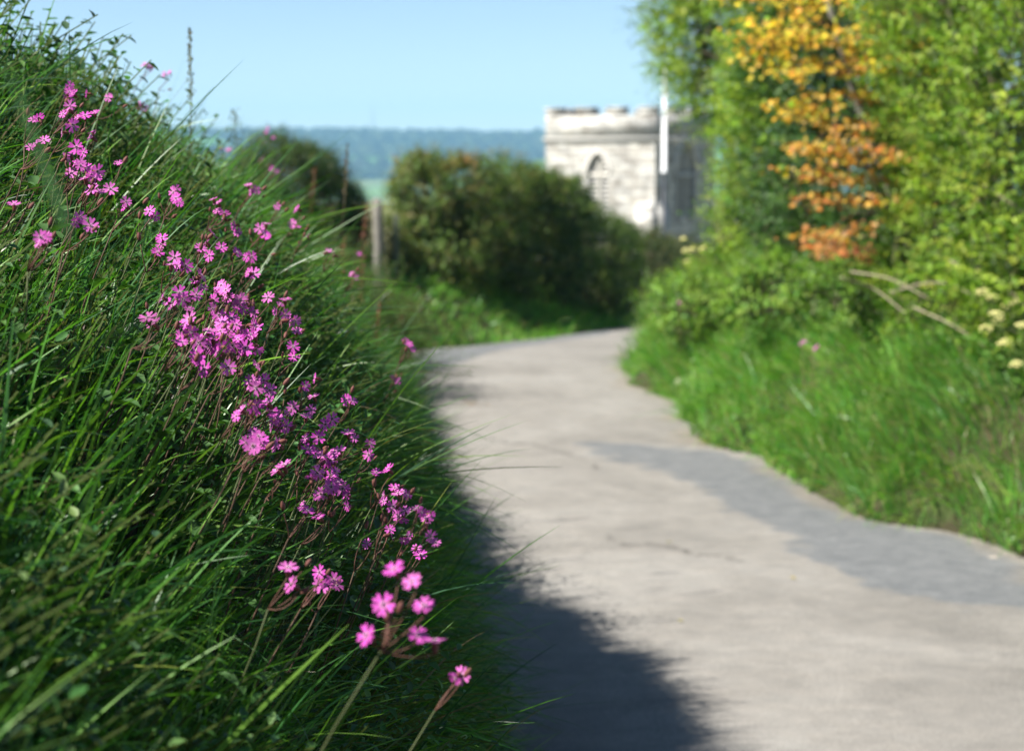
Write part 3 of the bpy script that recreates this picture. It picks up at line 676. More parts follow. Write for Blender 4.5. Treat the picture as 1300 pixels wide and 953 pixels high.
        for k in range(1, mull + 1):
            xm = x0 + w * k / (mull + 1); zt_ = np.interp(xm, ol[1:-1, 0], ol[1:-1, 1])
            a = np.array([(xm - .07, .12, zb_), (xm + .07, .28, zt_)]); B = MB(); tr_pts = [(xm - .07, .1, zb_), (xm + .07, .1, zb_), (xm + .07, .1, zt_), (xm - .07, .1, zt_), (xm - .07, .3, zb_), (xm + .07, .3, zb_), (xm + .07, .3, zt_), (xm - .07, .3, zt_)]
            tr.add(T(tr_pts), np.array([[0, 1, 2, 3], [1, 5, 6, 2], [0, 3, 7, 4]]), (.5, .48, .43))
        tr.add(T([(x0, .1, zsp - .1), (x1, .1, zsp - .1), (x1, .1, zsp + .1), (x0, .1, zsp + .1), (x0, .3, zsp + .1), (x1, .3, zsp + .1)]), np.array([[0, 1, 2, 3], [3, 2, 5, 4]]), (.5, .48, .43))
        # two small pointed heads
        for k in range(mull + 1):
            xa = x0 + w * k / (mull + 1); xb = x0 + w * (k + 1) / (mull + 1); xm = (xa + xb) / 2
            for (pa, pb) in (((xa, zsp + .1), (xm, zsp + .1 + (xb - xa) * .8)), ((xm, zsp + .1 + (xb - xa) * .8), (xb, zsp + .1))):
                tr.add(T([(pa[0], .11, pa[1]), (pb[0], .11, pb[1]), (pb[0], .11, pb[1] + .12), (pa[0], .11, pa[1] + .12)]), np.array([[0, 1, 2, 3]]), (.5, .48, .43))
        tr.build('tracery', M_dress, wf)
    window(Mf, w1, .35, 1, (.42, .41, .38)); window(Mr, w2, .45, 2, None)
    # string course, parapet, merlons
    sc_ = MB(); e = .11
    sc_.box((-e, -e, zs + .002), (W + e, W + e, zs + .15), pale); sc_.box((-e * .5, -e * .5, zs - .1), (W + e * .5, W + e * .5, zs), pale); sc_.build('string_course', M_dress, root)
    ph = Ht - zs; pp = MB(); tk = .45; hz = zs + .152; wallh = Ht - .38
    for (a, b) in (((0, 0), (W, tk)), ((0, W - tk), (W, W)), ((0, tk), (tk, W - tk)), ((W - tk, tk), (W, W - tk))): pp.box((a[0], a[1], hz), (b[0], b[1], wallh), pale)
    par = pp.build('parapet', M_stone, root)
    mw = .95
    def merlon(x0, x1, y0, y1):
        m_ = MB(); m_.box((x0, y0, wallh + .002), (x1, y1, Ht - .09), pale); m_.box((x0 - .05, y0 - .05, Ht - .088), (x1 + .05, y1 + .05, Ht + .03), (.52, .5, .46)); m_.build('merlon', M_stone, par)
    n = 4; gap = (W - n * mw) / (n - 1)
    for k in range(n):
        x = k * (mw + gap)
        merlon(x, x + mw, 0, tk); merlon(x, x + mw, W - tk, W)
        if 0 < k < n - 1: merlon(0, tk, x, x + mw); merlon(W - tk, W, x, x + mw)
    rf = MB(); rf.box((tk + .002, tk + .002, zs + .3), (W - tk - .002, W - tk - .002, zs + .5), (.2, .21, .22)); rf.build('roof', M_slate, root)
    # plinth stage and corner buttresses
    pl = MB(); e = .22; pl.box((-e, -e, -.5), (W + e, W + e, zp - 2.6), pale)
    s = zp - 2.6; q = [(-e, -e), (W + e, -e), (W + e, W + e), (-e, W + e)]; q2 = [(.005, .005), (W - .005, .005), (W - .005, W - .005), (.005, W - .005)]
    pl.add([(x, y, s) for x, y in q] + [(x, y, s + .35) for x, y in q2], np.array([[0, 1, 5, 4], [1, 2, 6, 5], [2, 3, 7, 6], [3, 0, 4, 7]]), pale); pl.build('plinth', M_stone, root)
    for (cx, cy, sx) in ((-.003, -.003, 1), (W + .003, -.003, -1)):
        bt = MB(); bw = 1.0; x0 = cx if sx == 1 else cx - bw; hb = zp + .25
        for (dz0, dz1, ext) in ((-.4, hb - 2.2, .6), (hb - 2.198, hb, .3)):
            bt.box((x0, -ext, dz0), (x0 + bw, -.004, dz1), pale)
            bt.add([(x0, -ext, dz1), (x0 + bw, -ext, dz1), (x0 + bw, -.006, dz1 + .5), (x0, -.006, dz1 + .5), (x0, -.006, dz1), (x0 + bw, -.006, dz1)], [np.array([[0, 1, 2, 3]]), np.array([[0, 3, 4], [1, 5, 2]])], pale)
        if sx == -1:
            for (dz0, dz1, ext) in ((-.4, hb - 2.2, .6), (hb - 2.198, hb, .3)):
                bt.box((W + .004, .02, dz0), (W + ext, .02 + bw, dz1), pale)
                bt.add([(W + ext, .02, dz1), (W + ext, .02 + bw, dz1), (W + .006, .02 + bw, dz1 + .5), (W + .006, .02, dz1 + .5), (W + .006, .02, dz1), (W + .006, .02 + bw, dz1)], [np.array([[0, 1, 2, 3]]), np.array([[0, 3, 4], [1, 5, 2]])], pale)
        bt.build('buttress', M_stone, root)
church()

# white pole beside the tower
p = at(843, 220, 96); zb = float(H(p[0], p[1]))
root = empty('flagpole', (p[0], p[1], zb)); tag(root, 'tall white pole with dark lower shaft, in front of the church tower', 'pole')
m = MB(); m.tube([(0, 0, -.3), (0, 0, p[2] - zb)], [.085, .08], (.03, .035, .045), 12); m.build('lower_shaft', M_paint, root)
m = MB(); zt = at(843, 82, 96)[2] - zb; zl = p[2] - zb
m.tube([(0, 0, zl + .002), (0, 0, zl + .12), (0, 0, zl + .13), (0, 0, zt)], [.15, .15, .10, .08], (.82, .83, .84), 14); m.build('upper_shaft', M_paint, root)
m = MB(); m.tube([(0, 0, zt + .002), (0, 0, zt + .05), (0, 0, zt + .14), (0, 0, zt + .2)], [.05, .11, .10, .02], (.8, .8, .8), 12); m.build('finial', M_paint, root)

# gate posts at the gap past the bank
def post(px, py, y, w, hgt, col, label, name='gate_post'):
    p = at(px, py, y); z0 = p[2] - hgt
    root = empty(name, (p[0], p[1], z0)); tag(root, label, 'post')
    m = MB(); k = 8; zs_ = np.linspace(0, hgt, 8); P = np.stack([.006 * R.normal(size=8), .006 * R.normal(size=8), zs_], 1)
    P = np.vstack([P, [[0, 0, hgt + .02]]]); m.tube(P, np.append(np.full(8, w / 2) * (1 + .05 * R.normal(size=8)), w * .36), col, 10); m.build('shaft', M_wood, root)
    m = MB(); m.tube([(-.0, -w * .5 - .02, hgt - .35), (0, w * .5 + .02, hgt - .35)], .012, (.12, .11, .10), 6)
    m.build('hinge_pin', M_paint, root); m = MB()
    m.tube([(0, -w * .5 - .02, hgt * .45), (0, w * .5 + .02, hgt * .45)], .012, (.12, .11, .10), 6); m.build('hinge_pin', M_paint, root)
post(480, 256, 21.0, .11, 1.4, (.22, .205, .175), 'weathered pale gate post in the gap between the left bank and the hedge')
post(503, 275, 22.6, .06, 1.2, (.14, .16, .11), 'thin dark timber post touching the left end of the hedge', 'fence_post')

# ------------------------------------------------------------------ far woods and mast
wd = MB()
n = 14000; x = R.uniform(-1100, 1500, n); y = R.uniform(2350, 3300, n)
mask = (n3(x / 240, y / 160, s=91) > .45) | (y > 3020); mask &= ~((y < 2700) & (n3(x / 90, y / 60, s=92) < .66))
x, y = x[mask], y[mask]; n = len(x); z = H(x, y)
ic = nrm(np.array([(0, 0, 1.), (.89, 0, .45), (.28, .85, .45), (-.72, .53, .45), (-.72, -.53, .45), (.28, -.85, .45), (.72, .53, -.45), (-.28, .85, -.45), (-.89, 0, -.45), (-.28, -.85, -.45), (.72, -.53, -.45), (0, 0, -1.)]))
fi = np.array([[0, 1, 2], [0, 2, 3], [0, 3, 4], [0, 4, 5], [0, 5, 1], [1, 6, 2], [2, 7, 3], [3, 8, 4], [4, 9, 5], [5, 10, 1], [6, 7, 2], [7, 8, 3], [8, 9, 4], [9, 10, 5], [10, 6, 1], [11, 7, 6], [11, 8, 7], [11, 9, 8], [11, 10, 9], [11, 6, 10]])
s = R.uniform(4, 8.5, n)
V = np.stack([x, y, z + s * .5], 1)[:, None] + ic[None] * (s[:, None, None] * R.uniform(.7, 1.25, (n, 12, 1))) * [1.25, 1.25, .8]
wd.add(V.reshape(-1, 3), (np.arange(n)[:, None, None] * 12 + fi).reshape(-1, 3), np.repeat(mixcol(n, [(.03, .055, .02), (.06, .10, .025), (.018, .036, .016)], [3, 2, 2], .25), 12, 0))
tag(wd.build('woodland', M_leaf), 'distant blue hazy woods along the skyline hills', 'woods', kind='stuff')
hx, hy = at(473, 165, 3250)[:2]; hz_ = float(H(hx, hy))
root = empty('radio_mast', (hx, hy, hz_)); tag(root, 'thin lattice mast on the far wooded skyline left of centre', 'mast')
m = MB()
for a, b in ((-1, -1), (1, -1), (1, 1), (-1, 1)): m.tube([(a * 2.2, b * 2.2, 0), (a * .4, b * .4, 44)], .22, (.25, .26, .27), 4)
for k in range(11):
    z = k * 4.0; r0 = 2.2 - 1.8 * z / 44; r1 = 2.2 - 1.8 * (z + 4) / 44
    for a, b, c, d in ((-1, -1, 1, -1), (1, -1, 1, 1), (1, 1, -1, 1), (-1, 1, -1, -1)): m.tube([(a * r0, b * r0, z), (c * r1, d * r1, z + 4)], .12, (.25, .26, .27), 4)
m.build('lattice_tower', M_paint, root)
m = MB(); m.tube([(0, 0, 44), (0, 0, 54)], [.25, .1], (.3, .3, .3), 5); m.build('antenna', M_paint, root)

# ------------------------------------------------------------------ red campion
def flower_mesh(seed, nm):
    r = np.random.default_rng(seed); m = MB(); V = []; Fc = []; cc = []; tint = r.uniform(.7, 1.7)
    for k in range(5):
        a = k * 2 * math.pi / 5 + r.normal() * .07; lift = r.uniform(.0, .28)
        sh = [(.10, -.07), (.10, .07), (.45, -.20), (.45, .20), (.45, 0), (.80, -.34), (.80, .34), (.68, 0), (1.0, -.27), (1.0, .27), (.93, -.10), (.93, .10)]
        L = r.uniform(.92, 1.06)
        pts = [(p[0] * L, p[1] * 1.05, lift * p[0] ** 1.4 * .6 + .10 * abs(p[1])) for p in sh]
        ca, sa = math.cos(a), math.sin(a)
        n0 = len(V); V += [(p[0] * ca - p[1] * sa, p[0] * sa + p[1] * ca, p[2]) for p in pts]
        Fc += [[n0 + i_ for i_ in f] for f in ((0, 1, 4), (0, 4, 2), (1, 3, 4), (2, 4, 7), (3, 7, 4), (2, 7, 5), (3, 6, 7), (5, 7, 10), (6, 11, 7), (5, 10, 8), (6, 9, 11))]
        base = np.array([.76, .11, .60]) * r.uniform(.8, 1.1) * np.array([1, tint, 1])
        for p in sh:
            t = min(1, p[0] / .32); cc.append(base * t + np.array([.85, .55, .75]) * (1 - t))
    m.add(np.array(V) * .0118, np.array(Fc), np.array(cc))
    # throat scales
    for k in range(5):
        a = k * 2 * math.pi / 5 + .3; c, s = math.cos(a) * .0013, math.sin(a) * .0013
        m.tube([(c, s, 0), (c * 1.4, s * 1.4, .0022)], [.0005, .0003], (.9, .75, .85), 4)
    return m.mesh(nm, M_petal, True)
FM = [flower_mesh(200 + k, 'flower') for k in range(10)]
def lathe(prof, k, col, scale=1.0):
    m = MB(); th = np.arange(k) * 2 * math.pi / k; V = np.concatenate([np.stack([r * np.cos(th), r * np.sin(th), np.full(k, z)], 1) for r, z in prof]); f = []
    for i_ in range(len(prof) - 1):
        for j in range(k): f.append([i_ * k + j, i_ * k + (j + 1) % k, (i_ + 1) * k + (j + 1) % k, (i_ + 1) * k + j])
    m.add(V * scale, np.array(f), col); return m
CM = lathe([(.0009, -.0125), (.0026, -.0105), (.0034, -.007), (.0031, -.003), (.0024, 0), (.0016, .0008)], 8, (.15, .05, .04)).mesh('calyx', M_stem, True)
bm_ = lathe([(.0009, -.006), (.0024, -.004), (.0030, 0), (.0022, .004), (.0004, .0065)], 8, (.15, .055, .045)); BM = bm_.mesh('bud', M_stem, True)
lm = MB(); leaves(lm, np.zeros((1, 3)), np.array([[1., 0, .25]]), np.array([[0, 0, 1.]]), np.array([1.]), np.array([.34]), np.array([[.05, .12, .03]]), 1); LM = lm.mesh('leaf', M_weed)

def frame(n, up=None):
    z = Vector(n).normalized(); x = z.orthogonal().normalized(); y = z.cross(x); M = Matrix((x, y, z)).transposed(); return M @ Matrix.Rotation(R.uniform(0, 6.28), 3, 'Z')
PL = []
def campion(blooms, patch, dd=None, buds=1, pale=0, name='red_campion'):
    """blooms: pixels of the open flowers; the plant is rooted in the bank below them"""
    b = np.array(blooms, float); c = b.mean(0)
    if dd is None:
        p, d = march(*c, off=.17)
        if p is None: p, d = march(c[0] - 15, c[1] + 45, off=.12)
        if p is None: return
        d -= .10
    else: d = dd
    top = at(c[0], c[1], d)
    # root: follow the stem down and inward until the soil
    sd = nrm(np.array([R.uniform(-.62, -.35), R.uniform(-.05, .12), -1.0])); q = top.copy(); L = 0
    while q[2] > H(q[0], q[1]) and L < .55: q = q + sd * .01; L += .01
    L = max(L, .12)
    if L < .15: q = top + sd * .15
    root = empty(name, tuple(q)); rec = dict(px_=tuple(c), o=root, px=c[0], n=len(b), patch=patch); PL.append(rec)
    sv = top - q; fork = sv * (1 - min(.25, .042 / L)) + np.array([-.004, 0, 0])
    sm = MB(); sc_ = (.085, .05, .03) if R.random() < .5 else (.07, .09, .03)
    ts = np.linspace(0, 1, 7)[:, None]; mid = sv * .45 + R.normal(size=3) * .018
    Ps = 2 * mid * ts * (1 - ts) + fork * ts ** 2; sm.tube(Ps, np.linspace(.0015, .0010, 7), sc_, 6)
    def head(end, nrmv, kind):
        e = np.array(end); back = e - np.array(nrmv) * .012
        m1 = (fork + back) / 2 + R.normal(size=3) * .006 + [0, 0, -.004]; t4 = np.linspace(0, 1, 5)[:, None]
        sm.tube(fork * (1 - t4) ** 2 + 2 * m1 * t4 * (1 - t4) + back * t4 ** 2, .00075, (.11, .05, .035), 5)
        M = frame(nrmv)
        o = bpy.data.objects.new('flower' if kind else 'bud', FM[R.integers(10)] if kind else BM); link(o, root)
        s = R.uniform(.64, 1.02) if kind else R.uniform(.7, 1.15)
        o.matrix_local = Matrix.Translation(Vector(e)) @ (M.to_4x4()) @ Matrix.Scale(s, 4)
        if kind:
            k_ = bpy.data.objects.new('calyx', CM); link(k_, o)
    for (px, py) in b:
        e = at(px, py, d + R.normal() * .015) - q
        nv = nrm(np.array([-.25, -.9, .45]) + R.normal(size=3) * .62 + .25 * nrm(e - fork))
        head(e, nv, 1)
    for k in range(buds + len(b) // 4):
        e = sv * .97 + nrm(R.normal(size=3) * [1, .7, .8] + [0, -.1, .4]) * R.uniform(.012, .036); head(e, nrm(e - fork + [0, 0, .01]), 0)
    sm.build('stem', M_stem, root, True)
    for k in range(4 if L > .18 else 2):
        t = .3 + .17 * (k // 2) * 2 + .02; p = 2 * mid * t * (1 - t) + fork * t ** 2; a = R.uniform(0, 1) + (k % 2) * 3.14 + (k // 2) * 1.57
        o = bpy.data.objects.new('leaf', LM); link(o, root); s = R.uniform(.035, .06)
        o.matrix_local = Matrix.Translation(Vector(p)) @ Matrix.Rotation(a, 4, 'Z') @ Matrix.Rotation(R.uniform(-.3, .4), 4, 'Y') @ Matrix.Scale(s, 4)
    return root
A = 'uppermost patch'
for bl in ([(93, 119), (110, 119), (87, 124)], [(138, 124)], [(108, 147), (120, 143), (98, 150)], [(49, 150), (42, 152)], [(92, 159), (79, 168)], [(45, 183), (56, 178), (38, 187)],
           [(97, 187), (90, 196), (106, 194)], [(103, 206), (95, 208), (110, 212)], [(150, 207)], [(116, 222), (108, 226), (122, 226)], [(125, 243), (140, 240), (120, 234)], [(18, 259)], [(59, 303)], [(97, 282)], [(158, 262), (160, 256)]): campion(bl, A)
B = 'blurred skyline patch'
for bl, d in (([(183, 82), (190, 86)], 5.2), ([(215, 92), (208, 95)], 5.4), ([(177, 133), (183, 136)], 4.8), ([(340, 163), (347, 175), (338, 168)], 8.0), ([(334, 201), (331, 206)], 7.5), ([(282, 187), (290, 190)], 6.8)): campion(bl, B, d)
D_ = 'small blurred far patch'
for bl in ([(315, 235), (325, 241), (318, 243)], [(352, 218), (345, 214)], [(377, 265), (371, 284), (378, 289)], [(352, 262)], [(390, 300)], [(418, 318), (424, 325)], [(456, 322)], [(447, 348), (452, 352)], [(478, 268), (482, 256)], [(492, 345), (495, 356)]): campion(bl, D_, buds=3)
Cc = 'dense middle patch'
for bl in ([(220, 244), (228, 258)], [(190, 268), (197, 275)], [(285, 271), (276, 268)], [(297, 287), (302, 295)], [(262, 308), (270, 297), (281, 314), (255, 315)], [(338, 284), (337, 298), (330, 290)], [(320, 326)], [(256, 350), (257, 365), (248, 356)],
           [(285, 370), (290, 378)], [(212, 383), (206, 378), (219, 388)], [(232, 380), (228, 372), (240, 392)], [(314, 383), (308, 392), (322, 396)], [(322, 412), (326, 415)], [(362, 380)], [(375, 407)],
           [(250, 430), (243, 421)], [(265, 420), (270, 428), (258, 437)], [(282, 440), (276, 447)], [(300, 412), (294, 404)], [(290, 466)], [(305, 448), (312, 442)], [(326, 444), (318, 437)], [(300, 428), (306, 433)], [(240, 405), (235, 411)], [(195, 410), (188, 403)], [(278, 400), (270, 392)]): campion(bl, Cc)
Dd = 'grassy lower patch'
for bl in ([(372, 440), (373, 453)], [(400, 480), (398, 503), (388, 490)], [(325, 492), (318, 485)], [(345, 522), (351, 530), (340, 514)], [(330, 558), (322, 549), (336, 566)], [(352, 542)], [(306, 520), (300, 528)], [(395, 520), (389, 528)], [(372, 516), (367, 522)],
           [(450, 556), (442, 549)], [(468, 577), (470, 562)], [(400, 575), (392, 570), (388, 556)], [(403, 600), (395, 606)], [(435, 620), (429, 612), (440, 628)], [(441, 642)], [(420, 603)], [(384, 642), (390, 648)], [(360, 590), (352, 596)]): campion(bl, Dd)
Ee = 'lowest shaded patch'
for bl in ([(535, 650), (529, 645), (540, 657)], [(512, 660), (506, 655)], [(520, 680), (513, 686)], [(534, 704), (529, 696)], [(495, 672)], [(517, 628), (512, 624)], [(428, 742), (424, 736)], [(466, 690)]): campion(bl, Ee)
campion([(370, 742), (366, 720)], None, 2.2, 2); PL[-1]['o']['label'] = 'small out of focus campion alone in the shaded grass left of the large blurred flowers'
campion([(520, 437), (524, 443), (515, 432)], None, 4.3, 3); PL[-1]['o']['label'] = 'lone campion poking out over the far lane edge beyond the bank'
campion([(506, 484), (500, 480)], None, 4.6, 2); PL[-1]['o']['label'] = 'dull purple campion hanging just below the lone one at the lane edge'
campion([(487, 767), (538, 768), (531, 806), (552, 813), (500, 722), (523, 738), (465, 806)], None, 1.85, 2); PL[-1]['o']['label'] = 'large blurred campion closest to the lens, seven pink flowers on a thick stem'
campion([(586, 857), (578, 860)], None, 2.1, 2); PL[-1]['o']['label'] = 'blurred pink campion lowest on the bank at the edge of the shaded lane'
for pt, cnt in ((A, 5), (Cc, 15), (Dd, 12), (Ee, 5)):
    src = [r['px_'] for r in PL if r['patch'] == pt]
    for k in range(cnt):
        c0 = np.array(src[R.integers(len(src))]) + R.normal(size=2) * 15; m_ = int(R.integers(1, 4))
        campion([tuple(c0 + R.normal(size=2) * 7) for _ in range(m_)], pt)
for k in range(26):
    t_ = R.random(); c0 = np.array([np.interp(t_, [0, .45, 1], [70, 275, 530]), np.interp(t_, [0, .45, 1], [140, 400, 690])]) + R.normal(size=2) * [24, 18]
    pt = A if c0[1] < 235 else Cc if c0[1] < 470 else Dd if c0[1] < 625 else Ee
    campion([tuple(c0 + R.normal(size=2) * 9) for _ in range(int(R.integers(1, 4)))], pt)
ORD = ['first', 'second', 'third', 'fourth', 'fifth', 'sixth', 'seventh', 'eighth', 'ninth', 'tenth', 'eleventh', 'twelfth', 'thirteenth', 'fourteenth', 'fifteenth', 'sixteenth', 'seventeenth', 'eighteenth', 'nineteenth', 'twentieth']
ORD += ['twenty ' + q for q in ORD[:9]] + ['thirtieth'] + ['thirty ' + q for q in ORD[:9]] + ['fortieth'] + ['forty ' + q for q in ORD[:9]]
NUM = ['no', 'one', 'two', 'three', 'four', 'five', 'six', 'seven', 'eight']
for r in PL:
    if r['patch'] == Cc: r['patch'] = 'upper middle patch' if r['px_'][1] < 338 else 'densest middle patch' if r['px_'][1] < 408 else 'lower middle patch'
for pt in sorted({r['patch'] for r in PL if r['patch']}):
    g = sorted([r for r in PL if r['patch'] == pt], key=lambda r: r['px'])
    for k, r in enumerate(g):
        r['o']['label'] = f"campion with {NUM[r['n']]} open bloom{'s' if r['n'] > 1 else ''}, {ORD[k]} from the left in the {pt}"
        r['o']['label'] = ' '.join(r['o']['label'].split()[:])
for r in PL: r['o']['category'] = 'wildflower'; r['o']['group'] = 'red campion on the left bank'

# a few campion in the right hedge foot
def far_campion(px, py, y, label):
    p = at(px, py, y); q = np.array([p[0], p[1], float(H(p[0], p[1]))]); h = max(.15, p[2] - q[2])
    root = empty('red_campion', (q[0], q[1], p[2] - h)); tag(root, label, 'wildflower', 'campion in the right verge')
    m = MB(); m.tube([(0, 0, 0), (.01, 0, h * .5), (0, 0, h - .01)], .002, (.15, .1, .05), 5); m.build('stem', M_stem, root)
    for k in range(3):
        o = bpy.data.objects.new('flower', FM[k]); link(o, root); v = R.normal(size=3) * .018
        o.matrix_local = Matrix.Translation(Vector((v[0], v[1], h + v[2] * .6))) @ frame((-.2, -.9, .4)).to_4x4() @ Matrix.Scale(.85, 4)
for (px, py, y, l) in ((1090, 370, 13.2, 'pink campion under the orange maple leaves among the pale bramble canes'), (1147, 363, 13.0, 'pink campion beside the arching pale bramble canes, right of the other'), (880, 371, 16.6, 'tiny pink campion below the tall hawthorn at the bend'),
                       (1018, 434, 12.6, 'pink campion standing in the long grass of the right verge'), (862, 383, 16.2, 'tiny pink campion nearest the lane where it bends out of sight'), (1031, 440, 12.5, 'reddish campion just right of the one standing in the long verge grass')): far_campion(px, py, y, l)

# ------------------------------------------------------------------ yellow umbels on the right verge
def umbel_plant(px, py, y, n, label, seed):
    r = np.random.default_rng(seed); top = at(px, py, y); bx_, by_ = top[0] + .1, top[1] + .1; bz = float(H(bx_, by_)); b = np.array([bx_, by_, bz])
    root = empty('alexanders', tuple(b)); tag(root, label, 'wildflower', 'pale yellow umbels on the right verge')
    h = max(top[2] - bz, .35); st = MB(); fork = np.array([-.05, -.05, h * .55])
    st.tube([(0, 0, 0), fork * .5 + [.01, 0, 0], fork], [.007, .006, .005], (.12, .18, .05), 7)
    for k in range(n):
        e = np.array([-.1, -.1, h]) + r.normal(size=3) * [.085, .05, .075]; t4 = np.linspace(0, 1, 5)[:, None]; m1 = (fork + e) / 2 + [0, 0, -.05]
        st.tube(fork * (1 - t4) ** 2 + 2 * m1 * t4 * (1 - t4) + e * t4 ** 2, .0028, (.14, .2, .05), 5)
        u = MB(); hr = r.uniform(.022, .036)
        for j in range(26):
            d = nrm(r.normal(size=3) + [0, -.3, .9]); c = e + d * hr * [1.1, 1.1, .6]
            u.tube([e, c], [.0008, .0006], (.25, .3, .08), 4, False)
            u.add(c + ic * .0065, fi, np.array([.72, .68, .27]) * r.uniform(.8, 1.1))
        u.build('flower_head', M_umbel, root)
    st.build('stem', M_stem, root)
    for j in range(9):
        t = r.uniform(.1, .9); lf = MB(); p = fork * t; a = r.uniform(0, 6.28); d = np.array([math.cos(a), math.sin(a), .35])
        for s in range(5):
            o = p + d * .035 * (s + 1); sd = nrm(np.cross(d, [0, 0, 1])) * (-1) ** s
            leaves(lf, np.array([o]), np.array([d + sd * .9]), np.array([[-.2, -.3, 1.]]), np.array([.065]), np.array([.04]), np.array([[.09, .2, .03]]), 1)
        lf.tube([p, p + d * .18], .002, (.12, .18, .05), 4); lf.build('leaf', M_weed, root)
umbel_plant(1262, 475, 11.0, 7, 'yellow umbel plant with the most flower heads, on the right verge', 301)
umbel_plant(1288, 512, 10.6, 4, 'yellow umbel plant lower on the verge, below the one with most flower heads', 302)
umbel_plant(1292, 432, 11.2, 3, 'yellow umbel plant uppermost at the right edge, above the bramble foot', 303)
umbel_plant(885, 318, 17.3, 5, 'pale yellow spray against the dark far hedge, at the left side of the tall hawthorn', 304)

# ------------------------------------------------------------------ bramble canes
root = empty('bramble', base_of(3.0, 12.6)); b = np.array(root.location); tag(root, 'bare pale bramble canes arching out of the foot of the right hedge', 'bramble')
for pts in (((1068, 352, 12.4), (1110, 365, 12.6), (1150, 398, 12.3)), ((1130, 372, 12.7), (1190, 352, 12.4), (1245, 378, 12.2), (1275, 418, 12.1)), ((1160, 390, 12.5), (1210, 412, 12.2), (1250, 440, 12.0)), ((1250, 236, 12.2), (1290, 262, 12.0), (1320, 290, 11.9)),
            ((1080, 345, 12.9), (1130, 352, 12.6), (1180, 380, 12.4)), ((1205, 330, 12.3), (1240, 350, 12.2), (1262, 385, 12.1)), ((1285, 372, 11.9), (1300, 385, 11.9), (1310, 410, 11.8)), ((1080, 190, 13.0), (1105, 225, 13.1), (1130, 268, 13.2))):
    P = np.array([at(q[0], q[1], q[2] - .75) for q in pts]); tt = np.linspace(0, 1, 12); ti = np.linspace(0, 1, len(P))
    Pi = np.stack([np.interp(tt, ti, P[:, k]) for k in range(3)], 1)
    for _ in range(3): Pi[1:-1] = (Pi[:-2] + 2 * Pi[1:-1] + Pi[2:]) / 4
    m = MB(); m.tube(Pi - b, np.linspace(.0065, .0035, 12), (.34, .29, .20), 6); m.build('cane', M_bark, root)

# ------------------------------------------------------------------ tall stalks on the crest, dock heads
def stalk(px, py0, py1, y, label, col, lean=0, rr=.004, name='grass_seedhead'):
    top = at(px, py0, y); bot = at(px - lean, py1, y); root = empty(name, tuple(bot)); tag(root, label, 'dry stalk', 'dry stalks on the left bank')
    m = MB(); d = top - bot; m.tube([(0, 0, 0), d * .5 + [.004, 0, 0], d], [.0022, .0016, .001], col, 5); m.build('stem', M_stem, root)
    s = MB(); n = 90; t = R.uniform(.45, 1.02, n); P = d * t[:, None] + R.normal(size=(n, 3)) * rr * (1.15 - t)[:, None] * 3
    leaves(s, P, nrm(np.array([0, 0, 1.]) + .5 * R.normal(size=(n, 3))), R.normal(size=(n, 3)), R.uniform(.008, .016, n), R.uniform(.004, .007, n), mixcol(n, [col], [1], .3), 0); s.build('seedhead', M_weed, root)
stalk(241, 42, 190, 5.4, 'tall thin seed stalk standing against the sky above the crest of the left bank', (.16, .17, .08), 0, .0022)
stalk(299, 143, 230, 7.4, 'short brown green spike on the bank crest against the far hills', (.10, .13, .05), 2, .012)
stalk(441, 188, 300, 8.0, 'slender stalk with a small brown head against the far hills', (.16, .12, .07), 8, .003)
for k, (px, py, y, l) in enumerate(((466, 262, 8.5, 'drooping reddish dock stalk just left of the gate post'), (438, 300, 10, 'rusty dock stalk arching left of the gate post'), (462, 330, 10, 'rusty dock stalk below the gap in the bank'), (447, 372, 9, 'brown dock stalk lowest on the far end of the bank'), (482, 385, 7, 'brown dock stalk leaning out towards the lane'), (400, 215, 11, 'thin brown stalk against the dark bush'))):
    stalk(px, py, py + 90, y, l, (.22, .09, .05), 10, .006, 'dock_stalk')

# ------------------------------------------------------------------ stones and dead leaves
def stone(px, py, s, label, seed):
    x, y = hit_road(px, py); r = np.random.default_rng(seed); m = MB(); V = ic * s * [1.3, .9, .6] * r.uniform(.8, 1.2, (12, 1))
    m.add(V, fi, (.42, .37, .31)); o = m.build('stone', M_rock); o.location = (x, y, float(max(H(x, y), zroad(y))) + s * .2); md = o.modifiers.new('b', 'BEVEL'); md.width = s * .2; md.segments = 2
    tag(o, label, 'stone', 'loose stones at the lane edge')
stone(868, 506, .07, 'pale pinkish stone in the verge by the bend', 1); stone(880, 517, .04, 'small pale stone right beside the large verge stone', 2); stone(1262, 712, .035, 'small buff stone at the right lane edge near the frame corner', 3); stone(1240, 702, .022, 'tiny grey stone at the right lane edge, left of the buff one', 4)
stone(1010, 608, .025, 'tiny grey stone at the right lane edge by the dark tar patch', 5)
for k, (px, py, l, n) in enumerate(((598, 518, 'small heap of brown dead leaves lying on the pale lane', 16), (867, 800, 'single pale leaf lying on the lane in the foreground', 1), (845, 697, 'single yellowish leaf on the pale lane near the shadow', 1), (1010, 745, 'tiny yellow leaf beside the tar patch', 1))):
    x, y = hit_road(px, py); m = MB(); P = R.normal(size=(n, 3)) * [.05, .06, .004] * (n > 1) + [0, 0, .006]; a = R.uniform(0, 6.28, n)
    leaves(m, P, np.stack([np.cos(a), np.sin(a), .1 * np.ones(n)], 1), np.array([[0, 0, 1.]]) + .3 * R.normal(size=(n, 3)), R.uniform(.02, .04, n), R.uniform(.012, .02, n), mixcol(n, [(.28, .15, .07)] if n > 1 else [(.35, .30, .12)], [1]), 1)
    o = m.build('dead_leaf' if n == 1 else 'leaf_litter', M_weed); o.location = (x, y, float(zroad(y)) + .03)
    tag(o, l, 'dead leaf' if n == 1 else 'leaf litter', None, 'stuff' if n > 1 else None)

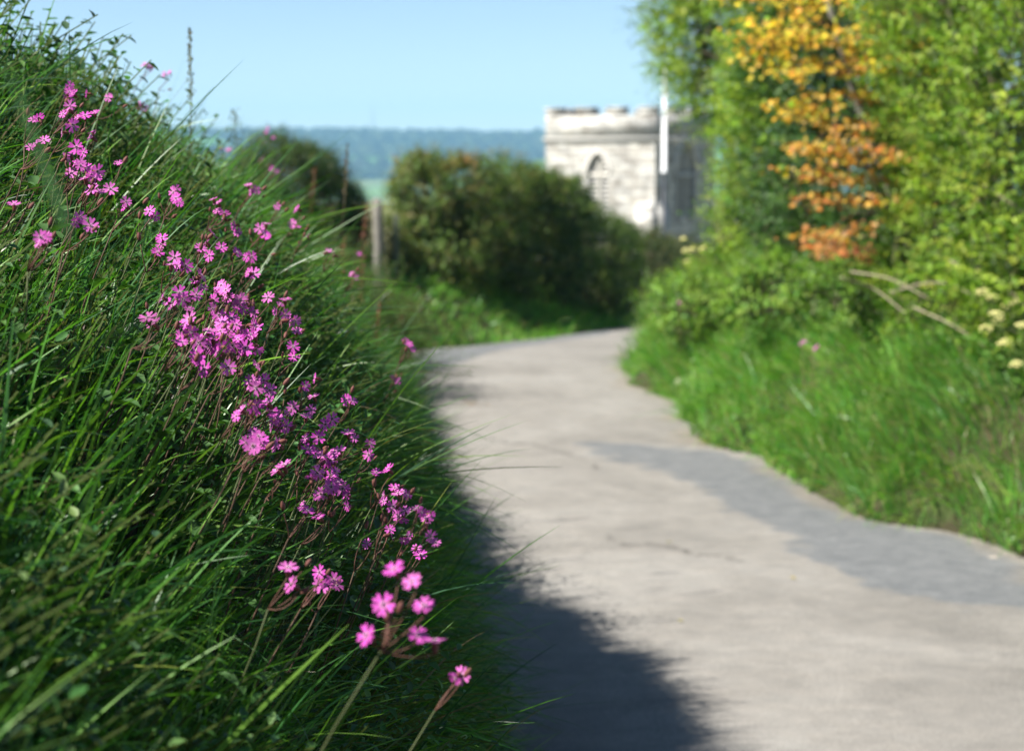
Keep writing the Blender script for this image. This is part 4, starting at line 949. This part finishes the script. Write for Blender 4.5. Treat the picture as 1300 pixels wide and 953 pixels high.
# ------------------------------------------------------------------ haze
HZ = MB(); HZ.box((-6010, -310, -140), (5900+110, 4810, 120)); hz = HZ.build('haze', None); tag(hz, 'pale blue distance haze over the valley', kind='stuff')
m, nt, out = new_mat('haze_air'); v = N_(nt, 'ShaderNodeVolumePrincipled'); v.inputs['Color'].default_value = (.36, .72, 1.0, 1); v.inputs['Density'].default_value = .00021; v.inputs['Anisotropy'].default_value = .0
nt.links.new(v.outputs[0], out.inputs['Volume']); hz.data.materials.append(m)

# ------------------------------------------------------------------ light
SUN = np.array([-.90, -.43]); SUN /= np.linalg.norm(SUN); EL = rad(48)
sd = Vector((SUN[0] * math.cos(EL), SUN[1] * math.cos(EL), math.sin(EL)))
l = bpy.data.lights.new('sun', 'SUN'); l.energy = 5.0; l.angle = rad(.53); l.color = (1, .95, .87)
lo = bpy.data.objects.new('sun', l); lo.rotation_euler = sd.to_track_quat('Z', 'Y').to_euler(); link(lo)
w = bpy.data.worlds.new('World'); sc.world = w; w.use_nodes = True; nt = w.node_tree; nt.nodes.clear()
sky = N_(nt, 'ShaderNodeTexSky', sky_type='NISHITA'); sky.sun_disc = False; sky.sun_elevation = EL; sky.sun_rotation = math.atan2(SUN[0], SUN[1])
sky.air_density = .6; sky.dust_density = .1; sky.ozone_density = 1.0
bg = N_(nt, 'ShaderNodeBackground'); bg.inputs[1].default_value = .062
nt.links.new(sky.outputs[0], bg.inputs[0])
wo = N_(nt, 'ShaderNodeOutputWorld'); nt.links.new(bg.outputs[0], wo.inputs[0])

# ------------------------------------------------------------------ camera
cd = bpy.data.cameras.new('camera'); cd.sensor_width = 36; cd.lens = 36 * F / 1300; cd.clip_start = .05; cd.clip_end = 20000
cd.dof.use_dof = True; cd.dof.focus_distance = 2.98; cd.dof.aperture_fstop = 5.6; cd.dof.aperture_blades = 9
co = bpy.data.objects.new('camera', cd); co.location = tuple(CAM); co.rotation_euler = (math.pi / 2 - PIT, 0, 0); link(co); sc.camera = co
vs = sc.view_settings; vs.view_transform = 'Standard'; vs.look = 'None'; vs.exposure = 1.3; vs.gamma = 1; vs.use_curve_mapping = False
sc.cycles.volume_bounces = 0; sc.cycles.transparent_max_bounces = 4; sc.cycles.max_bounces = 5
